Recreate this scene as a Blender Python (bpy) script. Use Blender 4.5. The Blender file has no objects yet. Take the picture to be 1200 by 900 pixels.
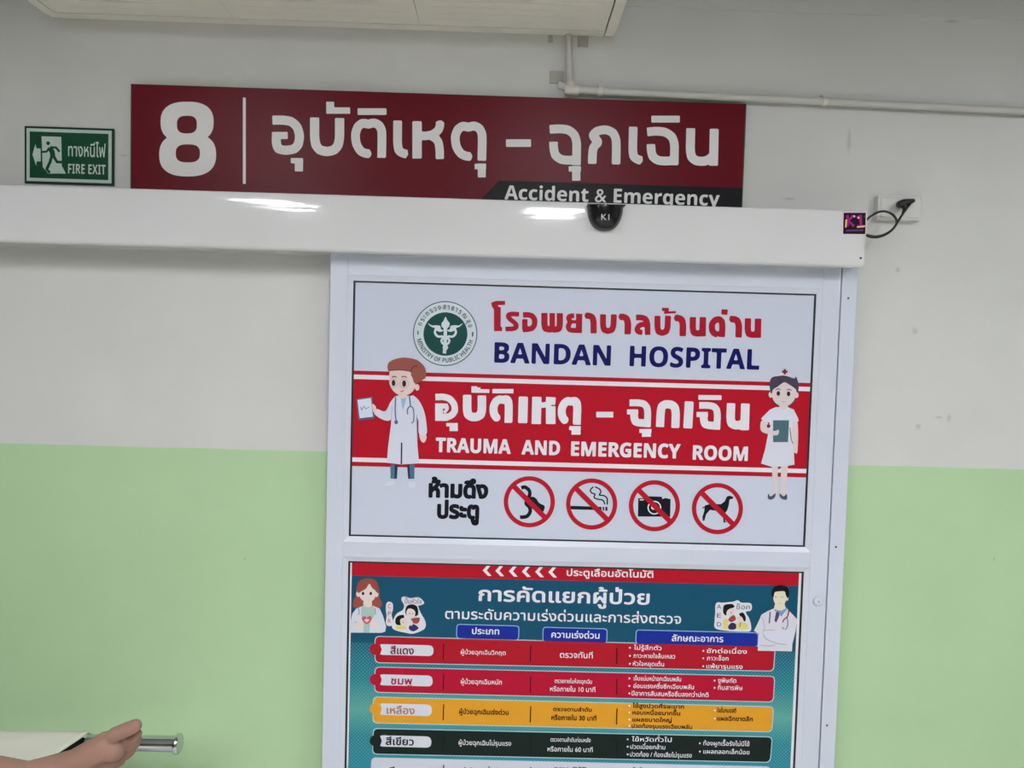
import bpy, bmesh, math, random
import numpy as np
from mathutils import Vector, Matrix, noise
random.seed(7)
sc = bpy.context.scene
COL = sc.collection

# ------------------------------------------------------------------ camera
FPX = 901.0
CAM = np.array([0.0, -2.1, 1.85])
YAW, PITCH, ROLL = math.radians(-0.872), math.radians(-2.560), math.radians(1.590)
_rot = Matrix.Rotation(YAW, 3, 'Z') @ Matrix.Rotation(math.pi/2 + PITCH, 3, 'X') @ Matrix.Rotation(ROLL, 3, 'Z')
RM = np.array(_rot)
cam_data = bpy.data.cameras.new('camera')
cam = bpy.data.objects.new('camera', cam_data)
COL.objects.link(cam)
cam.location = CAM
cam.rotation_euler = _rot.to_euler()
cam_data.sensor_width = 36.0
cam_data.lens = FPX/1200*36.0
cam_data.clip_start = 0.02
sc.camera = cam

# ------------------------------------------------------------------ world, exposure, lamp strength
sc.view_settings.view_transform = 'Standard'
sc.view_settings.look = 'None'
sc.view_settings.exposure = 0.0
sc.view_settings.gamma = 1.0
sc.view_settings.use_curve_mapping = False
world = bpy.data.worlds.new('world')
sc.world = world
world.use_nodes = True
world.node_tree.nodes['Background'].inputs[0].default_value = (0.9, 0.95, 1.0, 1)
world.node_tree.nodes['Background'].inputs[1].default_value = 0.3
LAMP = 33.5                       # strength of the fluorescent diffusers
LAMP_COL = (0.985, 0.985, 1.03, 1)
CEIL = 3.05
# x, y, yaw of the ceiling fluorescent luminaires (the two first are mirrored in the door header, the third is added to brighten the right wall)
LAMPS = [(-1.25, -2.4), (0.27, -2.4), (2.05, -1.95), (-1.6, -3.9), (0.36, -3.9)]

# ------------------------------------------------------------------ helpers
def U(px, py, y):
    d = RM @ np.array([(px-600)/FPX, -(py-450)/FPX, -1.0])
    return CAM + d*((y-CAM[1])/d[1])

def lin(c):
    return tuple(((v/255)/12.92 if v/255 <= 0.04045 else ((v/255+0.055)/1.055)**2.4) for v in c)

_M = {}
def mat(name, rgb, rough=0.55, metal=0.0, bump=0.0, bscale=60, vary=0.0, vscale=3.0, spec=None, coat=0.0):
    """procedural material: a base colour with a little noise in colour, roughness and bump"""
    if name in _M: return _M[name]
    m = bpy.data.materials.new(name); m.use_nodes = True
    nt = m.node_tree; p = nt.nodes['Principled BSDF']
    c = lin(rgb) + (1,)
    p.inputs['Base Color'].default_value = c
    p.inputs['Roughness'].default_value = rough
    p.inputs['Metallic'].default_value = metal
    if spec is None: spec = 0.15 if ('print' in name or 'vinyl' in name or name.startswith(('row_', 'exit_', 'emblem', 'sticker', 'prohib'))) else 0.5
    p.inputs['Specular IOR Level'].default_value = spec
    p.inputs['Coat Weight'].default_value = coat
    if vary or bump:
        tc = nt.nodes.new('ShaderNodeTexCoord')
    if vary:
        n = nt.nodes.new('ShaderNodeTexNoise'); n.inputs['Scale'].default_value = vscale; n.inputs['Detail'].default_value = 6
        nt.links.new(tc.outputs['Object'], n.inputs['Vector'])
        r = nt.nodes.new('ShaderNodeValToRGB')
        r.color_ramp.elements[0].position = 0.3; r.color_ramp.elements[1].position = 0.7
        r.color_ramp.elements[0].color = tuple(x*(1-vary) for x in c[:3]) + (1,)
        r.color_ramp.elements[1].color = tuple(min(1, x*(1+vary)) for x in c[:3]) + (1,)
        nt.links.new(n.outputs['Fac'], r.inputs['Fac']); nt.links.new(r.outputs['Color'], p.inputs['Base Color'])
    if bump:
        n2 = nt.nodes.new('ShaderNodeTexNoise'); n2.inputs['Scale'].default_value = bscale; n2.inputs['Detail'].default_value = 4
        nt.links.new(tc.outputs['Object'], n2.inputs['Vector'])
        b = nt.nodes.new('ShaderNodeBump'); b.inputs['Strength'].default_value = bump; b.inputs['Distance'].default_value = 0.002
        nt.links.new(n2.outputs['Fac'], b.inputs['Height']); nt.links.new(b.outputs['Normal'], p.inputs['Normal'])
    _M[name] = m
    return m

class MB:
    """collects faces in world space; build() links them as ONE mesh object"""
    def __init__(s): s.v, s.f, s.mi, s.mats, s.smooth = [], [], [], [], []
    def slot(s, m):
        if m not in s.mats: s.mats.append(m)
        return s.mats.index(m)
    def add(s, verts, faces, m, smooth=False):
        b = len(s.v); k = s.slot(m)
        s.v += [tuple(float(q) for q in v) for v in verts]
        for f in faces:
            s.f.append([b+i for i in f]); s.mi.append(k); s.smooth.append(smooth)
    def bm(s, bm, m, smooth=False):
        bm.verts.index_update()
        s.add([v.co for v in bm.verts], [[v.index for v in f.verts] for f in bm.faces], m, smooth); bm.free()
    def box(s, x0, x1, y0, y1, z0, z1, m, bevel=0.0, seg=2):
        bm = bmesh.new(); bmesh.ops.create_cube(bm, size=1)
        for v in bm.verts:
            v.co = ((x0+x1)/2 + v.co.x*abs(x1-x0), (y0+y1)/2 + v.co.y*abs(y1-y0), (z0+z1)/2 + v.co.z*abs(z1-z0))
        if bevel: bmesh.ops.bevel(bm, geom=bm.edges[:], offset=bevel, segments=seg, affect='EDGES', profile=0.5)
        s.bm(bm, m, False)
    def tube(s, pts, r, m, n=16, cap=True, radii=None):
        pts = [Vector([float(q) for q in p]) for p in pts]
        rings = []; prev = None
        for i, p in enumerate(pts):
            t = (pts[min(i+1, len(pts)-1)] - pts[max(i-1, 0)]).normalized()
            if prev is None:
                a = Vector((0, 0, 1)) if abs(t.z) < 0.9 else Vector((1, 0, 0)); u = t.cross(a).normalized()
            else: u = (prev - t*prev.dot(t)).normalized()
            prev = u; w = t.cross(u); rr = radii[i] if radii else r
            rings.append([p + (u*math.cos(2*math.pi*k/n) + w*math.sin(2*math.pi*k/n))*rr for k in range(n)])
        vs = [v for rg in rings for v in rg]; fs = []
        for i in range(len(rings)-1):
            for k in range(n): fs.append((i*n+k, i*n+(k+1) % n, (i+1)*n+(k+1) % n, (i+1)*n+k))
        s.add(vs, fs, m, True)
        if cap:
            s.add(rings[0], [list(range(n))[::-1]], m); s.add(rings[-1], [list(range(n))], m)
    def prism_x(s, prof, x0, x1, m, smooth=False):
        """a (y,z) outline swept along x, closed at both ends"""
        n = len(prof)
        s.add([(x0, y, z) for y, z in prof] + [(x1, y, z) for y, z in prof],
              [(i, (i+1) % n, n+(i+1) % n, n+i) for i in range(n)], m, smooth)
        s.add([(x0, y, z) for y, z in prof], [list(range(n))[::-1]], m); s.add([(x1, y, z) for y, z in prof], [list(range(n))], m)
    def face(s, pts, m): s.add(pts, [list(range(len(pts)))], m)
    def build(s, name, parent=None, origin=None, subdiv=0, bevel=0.0):
        o0 = Vector(origin) if origin is not None else (Vector(parent['_w']) if parent is not None else Vector((0, 0, 0)))
        me = bpy.data.meshes.new(name)
        me.from_pydata([tuple(Vector(v)-o0) for v in s.v], [], s.f)
        for m in s.mats: me.materials.append(m)
        for p, k, sm in zip(me.polygons, s.mi, s.smooth): p.material_index = k; p.use_smooth = sm
        me.update()
        o = bpy.data.objects.new(name, me); COL.objects.link(o)
        if parent is not None:
            o.parent = parent; o.location = o0 - Vector(parent['_w'])
        else: o.location = o0
        o['_w'] = tuple(o0)
        if bevel:
            b = o.modifiers.new('bevel', 'BEVEL'); b.width = bevel; b.segments = 2; b.limit_method = 'ANGLE'
        if subdiv:
            q = o.modifiers.new('sub', 'SUBSURF'); q.levels = subdiv; q.render_levels = subdiv
        return o

def tag(o, label, cat, group=None):
    o['label'] = label; o['category'] = cat
    if group: o['group'] = group
    return o
def thing(name, loc, label, cat, group=None):
    o = bpy.data.objects.new(name, None); COL.objects.link(o)
    o.location = loc; o['_w'] = tuple(float(q) for q in loc); o.empty_display_size = 0.05
    return tag(o, label, cat, group)
def struct(o): o['kind'] = 'structure'; return o

# ------------------------------------------------------------------ flat shapes on vertical planes (prints, lettering)
# A plane is given by its y; (u, w) = world (x, z).  Outlines become clean meshes by contouring a distance field.
def pxl(pts, y): return [tuple(U(a, b, y)[[0, 2]]) for a, b in pts]

def seg_dist(P, a, b):
    ab = b-a; L = float(ab@ab)
    t = np.clip(((P-a)@ab)/max(L, 1e-18), 0, 1)
    return np.linalg.norm(P-(a+t[..., None]*ab), axis=-1)

def poly_field(P, contours):
    """signed distance (negative inside, nonzero winding) to a set of closed contours"""
    d = np.full(P.shape[:-1], 1e9); wn = np.zeros(P.shape[:-1], int)
    for c in contours:
        c = np.asarray(c, float); q = np.roll(c, -1, axis=0)
        for a, b in zip(c, q):
            d = np.minimum(d, seg_dist(P, a, b))
            cr = (b[0]-a[0])*(P[..., 1]-a[1]) - (P[..., 0]-a[0])*(b[1]-a[1])
            wn += ((a[1] <= P[..., 1]) & (b[1] > P[..., 1]) & (cr > 0)).astype(int)
            wn -= ((a[1] > P[..., 1]) & (b[1] <= P[..., 1]) & (cr < 0)).astype(int)
    return np.where(wn != 0, -d, d)

def stroke_field(P, strokes):
    """union of flat-ended brush strokes [(points, width)]"""
    d = np.full(P.shape[:-1], 1e9)
    for pts, w in strokes:
        pts = np.asarray(pts, float); h = w/2
        for i, (a, b) in enumerate(zip(pts[:-1], pts[1:])):
            L = np.linalg.norm(b-a)
            if L < 1e-9: continue
            t = (b-a)/L; n = np.array([-t[1], t[0]]); c = (a+b)/2
            qx = np.abs((P-c)@t)-L/2; qy = np.abs((P-c)@n)-h
            d = np.minimum(d, np.hypot(np.maximum(qx, 0), np.maximum(qy, 0)) + np.minimum(np.maximum(qx, qy), 0))
        for p in pts[1:-1]:
            d = np.minimum(d, np.linalg.norm(P-p, axis=-1)-h)
    return d

def contour_mesh(field, lo, hi, step):
    """2D mesh (verts, faces) of field < 0 over the box lo..hi, boundary cells cut by interpolation"""
    nx = max(3, int(math.ceil((hi[0]-lo[0])/step))+1); ny = max(3, int(math.ceil((hi[1]-lo[1])/step))+1)
    xs = lo[0]+np.arange(nx)*step; ys = lo[1]+np.arange(ny)*step
    P = np.stack(np.meshgrid(xs, ys, indexing='ij'), -1)
    F = field(P); F = np.where(np.abs(F) < 1e-12, 1e-12, F)
    V, Fc, idx = [], [], {}
    def vid(k, co):
        if k not in idx: idx[k] = len(V); V.append(co)
        return idx[k]
    ins = F < 0
    cnt = ins[:-1, :-1].astype(int)+ins[1:, :-1]+ins[1:, 1:]+ins[:-1, 1:]
    for j in range(ny-1):
        i = 0
        while i < nx-1:
            c = cnt[i, j]
            if c == 0: i += 1; continue
            if c == 4:
                k = i
                while k < nx-1 and cnt[k, j] == 4: k += 1
                Fc.append([vid((i, j), (xs[i], ys[j])), vid((k, j), (xs[k], ys[j])), vid((k, j+1), (xs[k], ys[j+1])), vid((i, j+1), (xs[i], ys[j+1]))])
                i = k; continue
            cs = [(i, j), (i+1, j), (i+1, j+1), (i, j+1)]; poly = []
            for q in range(4):
                a, b = cs[q], cs[(q+1) % 4]
                if F[a] < 0: poly.append(vid(a, (xs[a[0]], ys[a[1]])))
                if (F[a] < 0) != (F[b] < 0):
                    t = F[a]/(F[a]-F[b])
                    poly.append(vid((a, b) if a < b else (b, a), (xs[a[0]]*(1-t)+xs[b[0]]*t, ys[a[1]]*(1-t)+ys[b[1]]*t)))
            if len(poly) > 2: Fc.append(poly)
            i += 1
    return V, Fc

def put(mb, VF, y, m):
    V, Fc = VF
    mb.add([(u, y, w) for u, w in V], Fc, m)     # faces wind so that they look toward -y

def bounds(cs, pad):
    a = np.concatenate([np.asarray(c, float) for c in cs])
    return a.min(0)-pad, a.max(0)+pad

def corner_cut(pts, d):
    pts = [np.array(p, float) for p in pts]
    for dd in (d, d*0.45):
        out = [pts[0]]
        for a, b, c in zip(pts[:-2], pts[1:-1], pts[2:]):
            u, v = a-b, c-b; lu, lv = np.linalg.norm(u), np.linalg.norm(v)
            out += [b+u/lu*min(dd, lu*0.33), b+v/lv*min(dd, lv*0.33)]
        pts = out+[pts[-1]]
    return pts

def brush(mb, glyph, m, y, off, sc_, layer, div=7.0, fat=1.0):
    """glyph: [(points, width)] in zoom-crop pixels; off/sc_ turn them into photo pixels"""
    st = []
    for pts, w in glyph:
        w = w*fat
        p = pxl([(off[0]+a/sc_, off[1]+b/sc_) for a, b in corner_cut(pts, w*0.45)], y)
        st.append((p, w/sc_*MPP(y)))
    wmin = min(w for _, w in st)
    lo, hi = bounds([p for p, _ in st], max(w for _, w in st))
    put(mb, contour_mesh(lambda P: stroke_field(P, st), lo, hi, max(wmin/div, 0.0009)), y-layer, m)

def MPP(y): return (y-CAM[1])/FPX          # metres per photo pixel on a plane

def catmull(pts, n=6, closed=True):
    pts = [np.array(p, float) for p in pts]; out = []; N = len(pts)
    for i in range(N if closed else N-1):
        p0, p1, p2, p3 = (pts[(i-1) % N], pts[i], pts[(i+1) % N], pts[(i+2) % N]) if closed else \
            (pts[max(i-1, 0)], pts[i], pts[i+1], pts[min(i+2, N-1)])
        for k in range(n):
            t = k/n
            out.append(tuple(0.5*((2*p1)+(-p0+p2)*t+(2*p0-5*p1+4*p2-p3)*t*t+(-p0+3*p1-3*p2+p3)*t**3)))
    if not closed: out.append(tuple(pts[-1]))
    return out

class Print:
    """a printed picture on the plane y: every shape lies a hair above the one before"""
    def __init__(s, y, off=(0, 0), k=1.0, base=0.0003, step=0.00012): s.mb, s.y, s.off, s.k, s.l, s.step = MB(), y, off, k, base, step
    def P(s, pts): return pxl([(s.off[0]+a/s.k, s.off[1]+b/s.k) for a, b in pts], s.y)
    def shape(s, pts, m, smooth=True):
        p = s.P(catmull(pts) if smooth else pts)
        from mathutils.geometry import tessellate_polygon
        tri = tessellate_polygon([[Vector((a, b, 0)) for a, b in p]])
        out = []
        for t in tri:
            a, b, c = (p[i] for i in t)
            if (b[0]-a[0])*(c[1]-a[1])-(b[1]-a[1])*(c[0]-a[0]) < 0: t = (t[0], t[2], t[1])
            out.append(t)
        s.mb.add([(a, s.y-s.l, b) for a, b in p], out, m); s.l += s.step
    def ell(s, cx, cy, rx, ry, m, rot=0, n=28):
        c, q = math.cos(rot), math.sin(rot)
        s.shape([(cx+rx*math.cos(t)*c-ry*math.sin(t)*q, cy+rx*math.cos(t)*q+ry*math.sin(t)*c) for t in [2*math.pi*i/n for i in range(n)]], m, False)
    def ring(s, cx, cy, r1, r0, m, n=64):
        o = s.P([(cx+r1*math.cos(2*math.pi*i/n), cy+r1*math.sin(2*math.pi*i/n)) for i in range(n)])
        q = s.P([(cx+r0*math.cos(2*math.pi*i/n), cy+r0*math.sin(2*math.pi*i/n)) for i in range(n)])
        s.mb.add([(a, s.y-s.l, b) for a, b in o+q], [(i, n+i, n+(i+1) % n, (i+1) % n) for i in range(n)], m); s.l += s.step
    def line(s, pts, w, m, smooth=True):
        """constant width line"""
        p = np.array(s.P(catmull(pts, 6, False) if smooth and len(pts) > 2 else pts)); h = w/s.k*MPP(s.y)/2
        L, R_ = [], []
        for i in range(len(p)):
            t = p[min(i+1, len(p)-1)]-p[max(i-1, 0)]; t = t/np.linalg.norm(t); n = np.array([-t[1], t[0]])
            L.append(p[i]+n*h); R_.append(p[i]-n*h)
        n_ = len(p)
        s.mb.add([(a, s.y-s.l, b) for a, b in L+R_], [(i, n_+i, n_+i+1, i+1) for i in range(n_-1)], m); s.l += s.step
    def rrect(s, tl, tr, br, bl, r, m):
        """rounded quad"""
        q = [np.array(p, float) for p in (tl, tr, br, bl)]; out = []
        for i in range(4):
            a, b, c = q[i-1], q[i], q[(i+1) % 4]
            u = (a-b)/np.linalg.norm(a-b); v = (c-b)/np.linalg.norm(c-b)
            for k in range(7):
                t = k/6; out.append(tuple((b+u*r)*(1-t)**2+b*2*t*(1-t)+(b+v*r)*t*t))
        s.shape(out, m, False)

# --- type: outlines of Blender's own built-in typeface (it carries Thai), read spline by spline
_font_cache, _glyph_cache = {}, {}
BOLD = {}
for i in range(26):
    BOLD[chr(65+i)] = chr(0x1D5D4+i); BOLD[chr(97+i)] = chr(0x1D5EE+i)
for i in range(10): BOLD[chr(48+i)] = chr(0x1D7EC+i)
def outlines(body):
    """[(character, [contours])] in font units (size 1)"""
    if body in _font_cache: return _font_cache[body]
    cu = bpy.data.curves.new('type', 'FONT'); cu.body = body; cu.size = 1.0
    ob = bpy.data.objects.new('type', cu); COL.objects.link(ob)
    bpy.context.view_layer.update()
    dg = bpy.context.evaluated_depsgraph_get()
    tmp = ob.evaluated_get(dg).to_curve(dg)
    res = {}
    for sp in tmp.splines:
        bp = sp.bezier_points; c = []
        for i in range(len(bp)):
            a, b = bp[i], bp[(i+1) % len(bp)]
            p0, p1, p2, p3 = (np.array(q[:2]) for q in (a.co, a.handle_right, b.co, b.handle_left))
            p2, p3 = p3, p2
            straight = abs(np.cross(p3-p0, p1-p0)) < 1e-5 and abs(np.cross(p3-p0, p2-p0)) < 1e-5
            for k in range(1 if straight else 5):
                t = k/5; c.append(p0*(1-t)**3+3*p1*t*(1-t)**2+3*p2*t*t*(1-t)+p3*t**3)
        if len(c) > 2: res.setdefault(sp.character_index, []).append(np.array(c))
    ob.evaluated_get(dg).to_curve_clear()
    bpy.data.objects.remove(ob); bpy.data.curves.remove(cu)
    chars = list(body)
    UP, TONE = 'ัิีึื', '่้๊๋์'
    out = []
    for i in sorted(res):
        ch = chars[i] if i < len(chars) else '?'
        cs = res[i]
        if ch in TONE and i and chars[i-1] in UP: cs = [c+np.array([0.0, 0.20]) for c in cs]
        if ch in TONE+UP and i and chars[i-1] in 'ปฝฟ': cs = [c-np.array([0.13, 0]) for c in cs]
        out.append((ch, cs))
    _font_cache[body] = out
    return out

def text(mb, body, p0, p1, h, m, y, layer, bold=0.0, ref=None, res=0.035, heavy=False, sx=None):
    """ink of `body` spans photo pixels p0..p1 along its baseline; h = height of a plain letter in pixels"""
    s = ''.join(BOLD.get(c, c) for c in body) if heavy else body
    G = outlines(s)
    thai = any('\u0e00' <= c <= '\u0e7f' for c in body)
    if ref is None: ref = 0.56 if thai else 0.715
    a, b = np.array(U(*p0, y))[[0, 2]], np.array(U(*p1, y))[[0, 2]]
    z = (a[1]+b[1])/2
    allx = np.concatenate([c[:, 0] for _, cs in G for c in cs]); x0, x1 = allx.min()-bold, allx.max()+bold
    kx = (b[0]-a[0])/(x1-x0); kz = h*MPP(y)/ref
    for ch, cs in G:
        mn = min(c[:, 0].min() for c in cs); base = [c-np.array([mn, 0]) for c in cs]
        key = (ch, bold, res, heavy, round(float(base[0][:, 1].max()), 3), len(cs))
        if key not in _glyph_cache:
            lo, hi = bounds(base, bold+res)
            _glyph_cache[key] = contour_mesh(lambda P: poly_field(P, base)-bold, lo, hi, res)
        V, Fc = _glyph_cache[key]
        put(mb, ([(a[0]+(u+mn-x0)*kx, z+w*kz) for u, w in V], Fc), y-layer, m)

def arc_text(mb, body, c, r, a0, a1, h, m, y, layer, flip=False, heavy=False, bold=0.0, res=0.06):
    """letters around a ring: c and r in photo pixels, a0..a1 in degrees (0 = right, counter-clockwise)"""
    s = ''.join(BOLD.get(q, q) for q in body) if heavy else body
    G = outlines(s)
    cw = np.array(U(*c, y))[[0, 2]]; R_ = r*MPP(y); k = h*MPP(y)/0.62
    allx = np.concatenate([q[:, 0] for _, cs in G for q in cs]); x0, x1 = allx.min(), allx.max()
    for ch, cs in G:
        lo, hi = bounds(cs, bold+res)
        V, Fc = contour_mesh(lambda P: poly_field(P, cs)-bold, lo, hi, res)
        mx = (lo[0]+hi[0])/2; t = math.radians(a0+(a1-a0)*(mx-x0)/(x1-x0))
        e = np.array([math.cos(t), math.sin(t)]); tang = np.array([-e[1], e[0]]) if flip else np.array([e[1], -e[0]])
        up = -e if flip else e
        put(mb, ([tuple(cw+e*R_+tang*(u-mx)*k*0.8+up*(w-0.3)*k) for u, w in V], Fc), y-layer, m)

# ------------------------------------------------------------------ room
def wall_material():
    m = bpy.data.materials.new('painted_wall'); m.use_nodes = True
    nt = m.node_tree; N = nt.nodes.new; L = nt.links.new; p = nt.nodes['Principled BSDF']
    tc = N('ShaderNodeTexCoord'); sep = N('ShaderNodeSeparateXYZ'); L(tc.outputs['Object'], sep.inputs[0])
    gt = N('ShaderNodeMath'); gt.operation = 'LESS_THAN'; gt.inputs[1].default_value = 1.56
    wob = N('ShaderNodeTexNoise'); wob.inputs['Scale'].default_value = 9; L(tc.outputs['Object'], wob.inputs['Vector'])
    ad = N('ShaderNodeMath'); ad.operation = 'MULTIPLY_ADD'; ad.inputs[1].default_value = 0.005; L(wob.outputs['Fac'], ad.inputs[0])
    L(sep.outputs['Z'], ad.inputs[2]); L(ad.outputs[0], gt.inputs[0])
    def blotch(c0, c1, scale):
        n = N('ShaderNodeTexNoise'); n.inputs['Scale'].default_value = scale; n.inputs['Detail'].default_value = 5; n.inputs['Roughness'].default_value = 0.6
        L(tc.outputs['Object'], n.inputs['Vector'])
        r = N('ShaderNodeValToRGB'); r.color_ramp.elements[0].position = 0.32; r.color_ramp.elements[1].position = 0.68
        r.color_ramp.elements[0].color = lin(c0)+(1,); r.color_ramp.elements[1].color = lin(c1)+(1,)
        L(n.outputs['Fac'], r.inputs[0]); return r
    cream = blotch(CREAM[0], CREAM[1], 2.2); green = blotch(GREEN[0], GREEN[1], 2.6)
    mix = N('ShaderNodeMix'); mix.data_type = 'RGBA'
    L(gt.outputs[0], mix.inputs['Factor']); L(cream.outputs[0], mix.inputs['A']); L(green.outputs[0], mix.inputs['B'])
    last = mix.outputs['Result']
    # scuffs and patched nail holes: small grey smudges with a shape of their own
    for (px, py, rx, rz) in [(1112, 490, .006, .012), (1100, 489, .012, .003), (1115, 25, .02, .004), (995, 165, .006, .03), (925, 233, .018, .004),
                             (1076, 500, .008, .008), (1072, 388, .008, .01), (1052, 316, .006, .008), (145, 182, .012, .003), (287, 655, .004, .005), (988, 661, .006, .005), (1165, 655, .003, .005)]:
        q = U(px, py, 0.0)
        mp = N('ShaderNodeMapping'); mp.vector_type = 'TEXTURE'
        mp.inputs['Location'].default_value = (q[0], 0, q[2]); mp.inputs['Scale'].default_value = (rx, 1, rz)
        L(tc.outputs['Object'], mp.inputs['Vector'])
        nn = N('ShaderNodeTexNoise'); nn.inputs['Scale'].default_value = 160; L(tc.outputs['Object'], nn.inputs['Vector'])
        ln = N('ShaderNodeVectorMath'); ln.operation = 'LENGTH'; L(mp.outputs[0], ln.inputs[0])
        sub = N('ShaderNodeMath'); sub.operation = 'SUBTRACT'; sub.inputs[0].default_value = 1.35; L(ln.outputs['Value'], sub.inputs[1])
        mu = N('ShaderNodeMath'); mu.operation = 'MULTIPLY'; mu.use_clamp = True; L(sub.outputs[0], mu.inputs[0]); L(nn.outputs['Fac'], mu.inputs[1])
        mu2 = N('ShaderNodeMath'); mu2.operation = 'MULTIPLY'; mu2.inputs[1].default_value = 0.5; L(mu.outputs[0], mu2.inputs[0])
        mm = N('ShaderNodeMix'); mm.data_type = 'RGBA'; L(mu2.outputs[0], mm.inputs['Factor']); L(last, mm.inputs['A'])
        mm.inputs['B'].default_value = lin((110, 108, 98))+(1,); last = mm.outputs['Result']
    L(last, p.inputs['Base Color'])
    p.inputs['Roughness'].default_value = 0.5; p.inputs['Specular IOR Level'].default_value = 0.3
    n2 = N('ShaderNodeTexNoise'); n2.inputs['Scale'].default_value = 14; n2.inputs['Detail'].default_value = 7; L(tc.outputs['Object'], n2.inputs['Vector'])
    b = N('ShaderNodeBump'); b.inputs['Strength'].default_value = 0.25; b.inputs['Distance'].default_value = 0.004
    L(n2.outputs['Fac'], b.inputs['Height']); L(b.outputs[0], p.inputs['Normal'])
    return m
CREAM = ((204, 205, 201), (211, 212, 207)); GREEN = ((174, 205, 160), (179, 210, 165))
M_wall = wall_material()
M_ceil = mat('ceiling_paint', (168, 168, 164), 0.9, vary=0.03)
M_side = mat('side_wall_paint', (150, 150, 148), 0.6, vary=0.02)
M_beam = mat('beam_paint', (206, 207, 202), 0.6, bump=0.2, bscale=15, vary=0.02)
XL, XR, YB = -3.6, 2.7, -6.2
def slab(name, box, m): q = MB(); q.box(*box, m); return struct(q.build(name))
slab('wall_back', (XL, XR, 0, 0.15, 0, CEIL), M_wall)
slab('wall_left', (XL-0.15, XL, YB, 0.15, 0, CEIL), M_side)
slab('wall_right', (XR, XR+0.15, YB, 0.15, 0, CEIL), M_side)
slab('wall_front', (XL, XR, YB-0.15, YB, 0, CEIL), M_side)
slab('ceiling', (XL-0.15, XR+0.15, YB-0.15, 0.15, CEIL, CEIL+0.1), M_ceil)

def floor_material():
    m = bpy.data.materials.new('floor_tiles'); m.use_nodes = True; nt = m.node_tree; p = nt.nodes['Principled BSDF']
    tc = nt.nodes.new('ShaderNodeTexCoord'); b = nt.nodes.new('ShaderNodeTexBrick')
    b.offset = 0; b.inputs['Color1'].default_value = lin((216, 214, 206))+(1,); b.inputs['Color2'].default_value = lin((222, 220, 212))+(1,)
    b.inputs['Mortar'].default_value = lin((150, 148, 140))+(1,); b.inputs['Scale'].default_value = 1; b.inputs['Mortar Size'].default_value = 0.003
    b.inputs['Brick Width'].default_value = 0.6; b.inputs['Row Height'].default_value = 0.6
    nt.links.new(tc.outputs['Object'], b.inputs['Vector']); nt.links.new(b.outputs[0], p.inputs['Base Color']); p.inputs['Roughness'].default_value = 0.3
    return m
slab('floor', (XL-0.15, XR+0.15, YB-0.15, 0.15, -0.1, 0), floor_material())
# the lintel beam that stands a little proud of the wall near the ceiling
q = MB(); q.box(XL, XR, -0.005, 0.0, 2.776, CEIL, M_beam, 0.001); struct(q.build('trim_1'))

# ------------------------------------------------------------------ ceiling lamps (behind the camera)
M_lampbody = mat('lamp_housing', (235, 235, 232), 0.4)
m = bpy.data.materials.new('lamp_diffuser'); m.use_nodes = True; p = m.node_tree.nodes['Principled BSDF']
p.inputs['Emission Color'].default_value = LAMP_COL; p.inputs['Emission Strength'].default_value = LAMP; p.inputs['Base Color'].default_value = (0.8, 0.8, 0.8, 1)
M_glow = m
where = ['nearest the air conditioner, on the stretcher side', 'nearest the door, straight in front of its motion sensor', 'added to brighten the right wall, closer to the door', 'second from the door on the stretcher side', 'second from the door in the middle of the room']
for (lx, ly), w in zip(LAMPS, where):
    t = thing('ceiling_light', (lx, ly, CEIL), 'white fluorescent ceiling light ' + w, 'ceiling light', 'fluorescent ceiling lights')
    a = MB(); a.box(lx-0.16, lx+0.16, ly-0.62, ly+0.62, CEIL-0.05, CEIL-0.001, M_lampbody, 0.004)
    for b_ in ((lx-.16, lx-.145, ly-.62, ly+.62), (lx+.145, lx+.16, ly-.62, ly+.62), (lx-.16, lx+.16, ly-.62, ly-.605), (lx-.16, lx+.16, ly+.605, ly+.62)): a.box(*b_, CEIL-.10, CEIL-.0505, M_lampbody, .002)  # skirts added below the diffuser to keep light off the upper wall
    a.build('housing', t)
    a = MB(); a.box(lx-0.14, lx+0.14, ly-0.60, ly+0.60, CEIL-0.062, CEIL-0.0505, M_glow, 0.003); a.build('diffuser', t)

# ------------------------------------------------------------------ sliding door leaf, jamb
M_alu = mat('white_powder_coated_aluminium', (205, 212, 224), 0.35, vary=0.015, vscale=2)
M_bead = mat('white_glazing_bead', (210, 216, 228), 0.35)
M_gasket = mat('black_rubber_gasket', (22, 24, 30), 0.6)
M_board = mat('white_panel_board', (214, 217, 228), 0.4)
M_screw = mat('dark_screw', (70, 70, 68), 0.4, 0.6)
DY = -0.06; PY = -0.052                      # front of the frame, plane of the panels
zt = 2.10
L0 = U(387.5, 300, DY)[0]; R0 = U(986.0, 320, DY)[0]
pl, pr = U(411.5, 480, PY)[0], U(950.5, 480, PY)[0]
pt, pb_ = (U(413, 329.5, PY)[2]+U(957, 344, PY)[2])/2, (U(409, 628, PY)[2]+U(943, 641, PY)[2])/2
lt = (U(408, 656, PY)[2]+U(940, 671, PY)[2])/2
lb = 0.13
door = thing('door_1', ((L0+R0)/2, -0.04, 0.02), 'white aluminium sliding door leaf with two printed panels', 'door')
struct(door)
def frame_part(name, outline, par, m=M_alu):
    q = MB(); n = len(outline)
    f = [(x, DY, z) for x, z in outline]; b = [(x, -0.02, z) for x, z in outline]
    q.add(f+b, [list(range(n))] + [list(range(2*n-1, n-1, -1))] + [(i, n+i, n+(i+1) % n, (i+1) % n) for i in range(n)], m)
    return q.build(name, par, bevel=0.0012)
bw = 0.013
frame_part('stile', [(L0, 0.02), (pl-bw, 0.02), (pl-bw, zt), (L0, zt)], door)
frame_part('stile', [(pr+bw, 0.02), (R0, 0.02), (R0, zt), (pr+bw, zt)], door)
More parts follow.
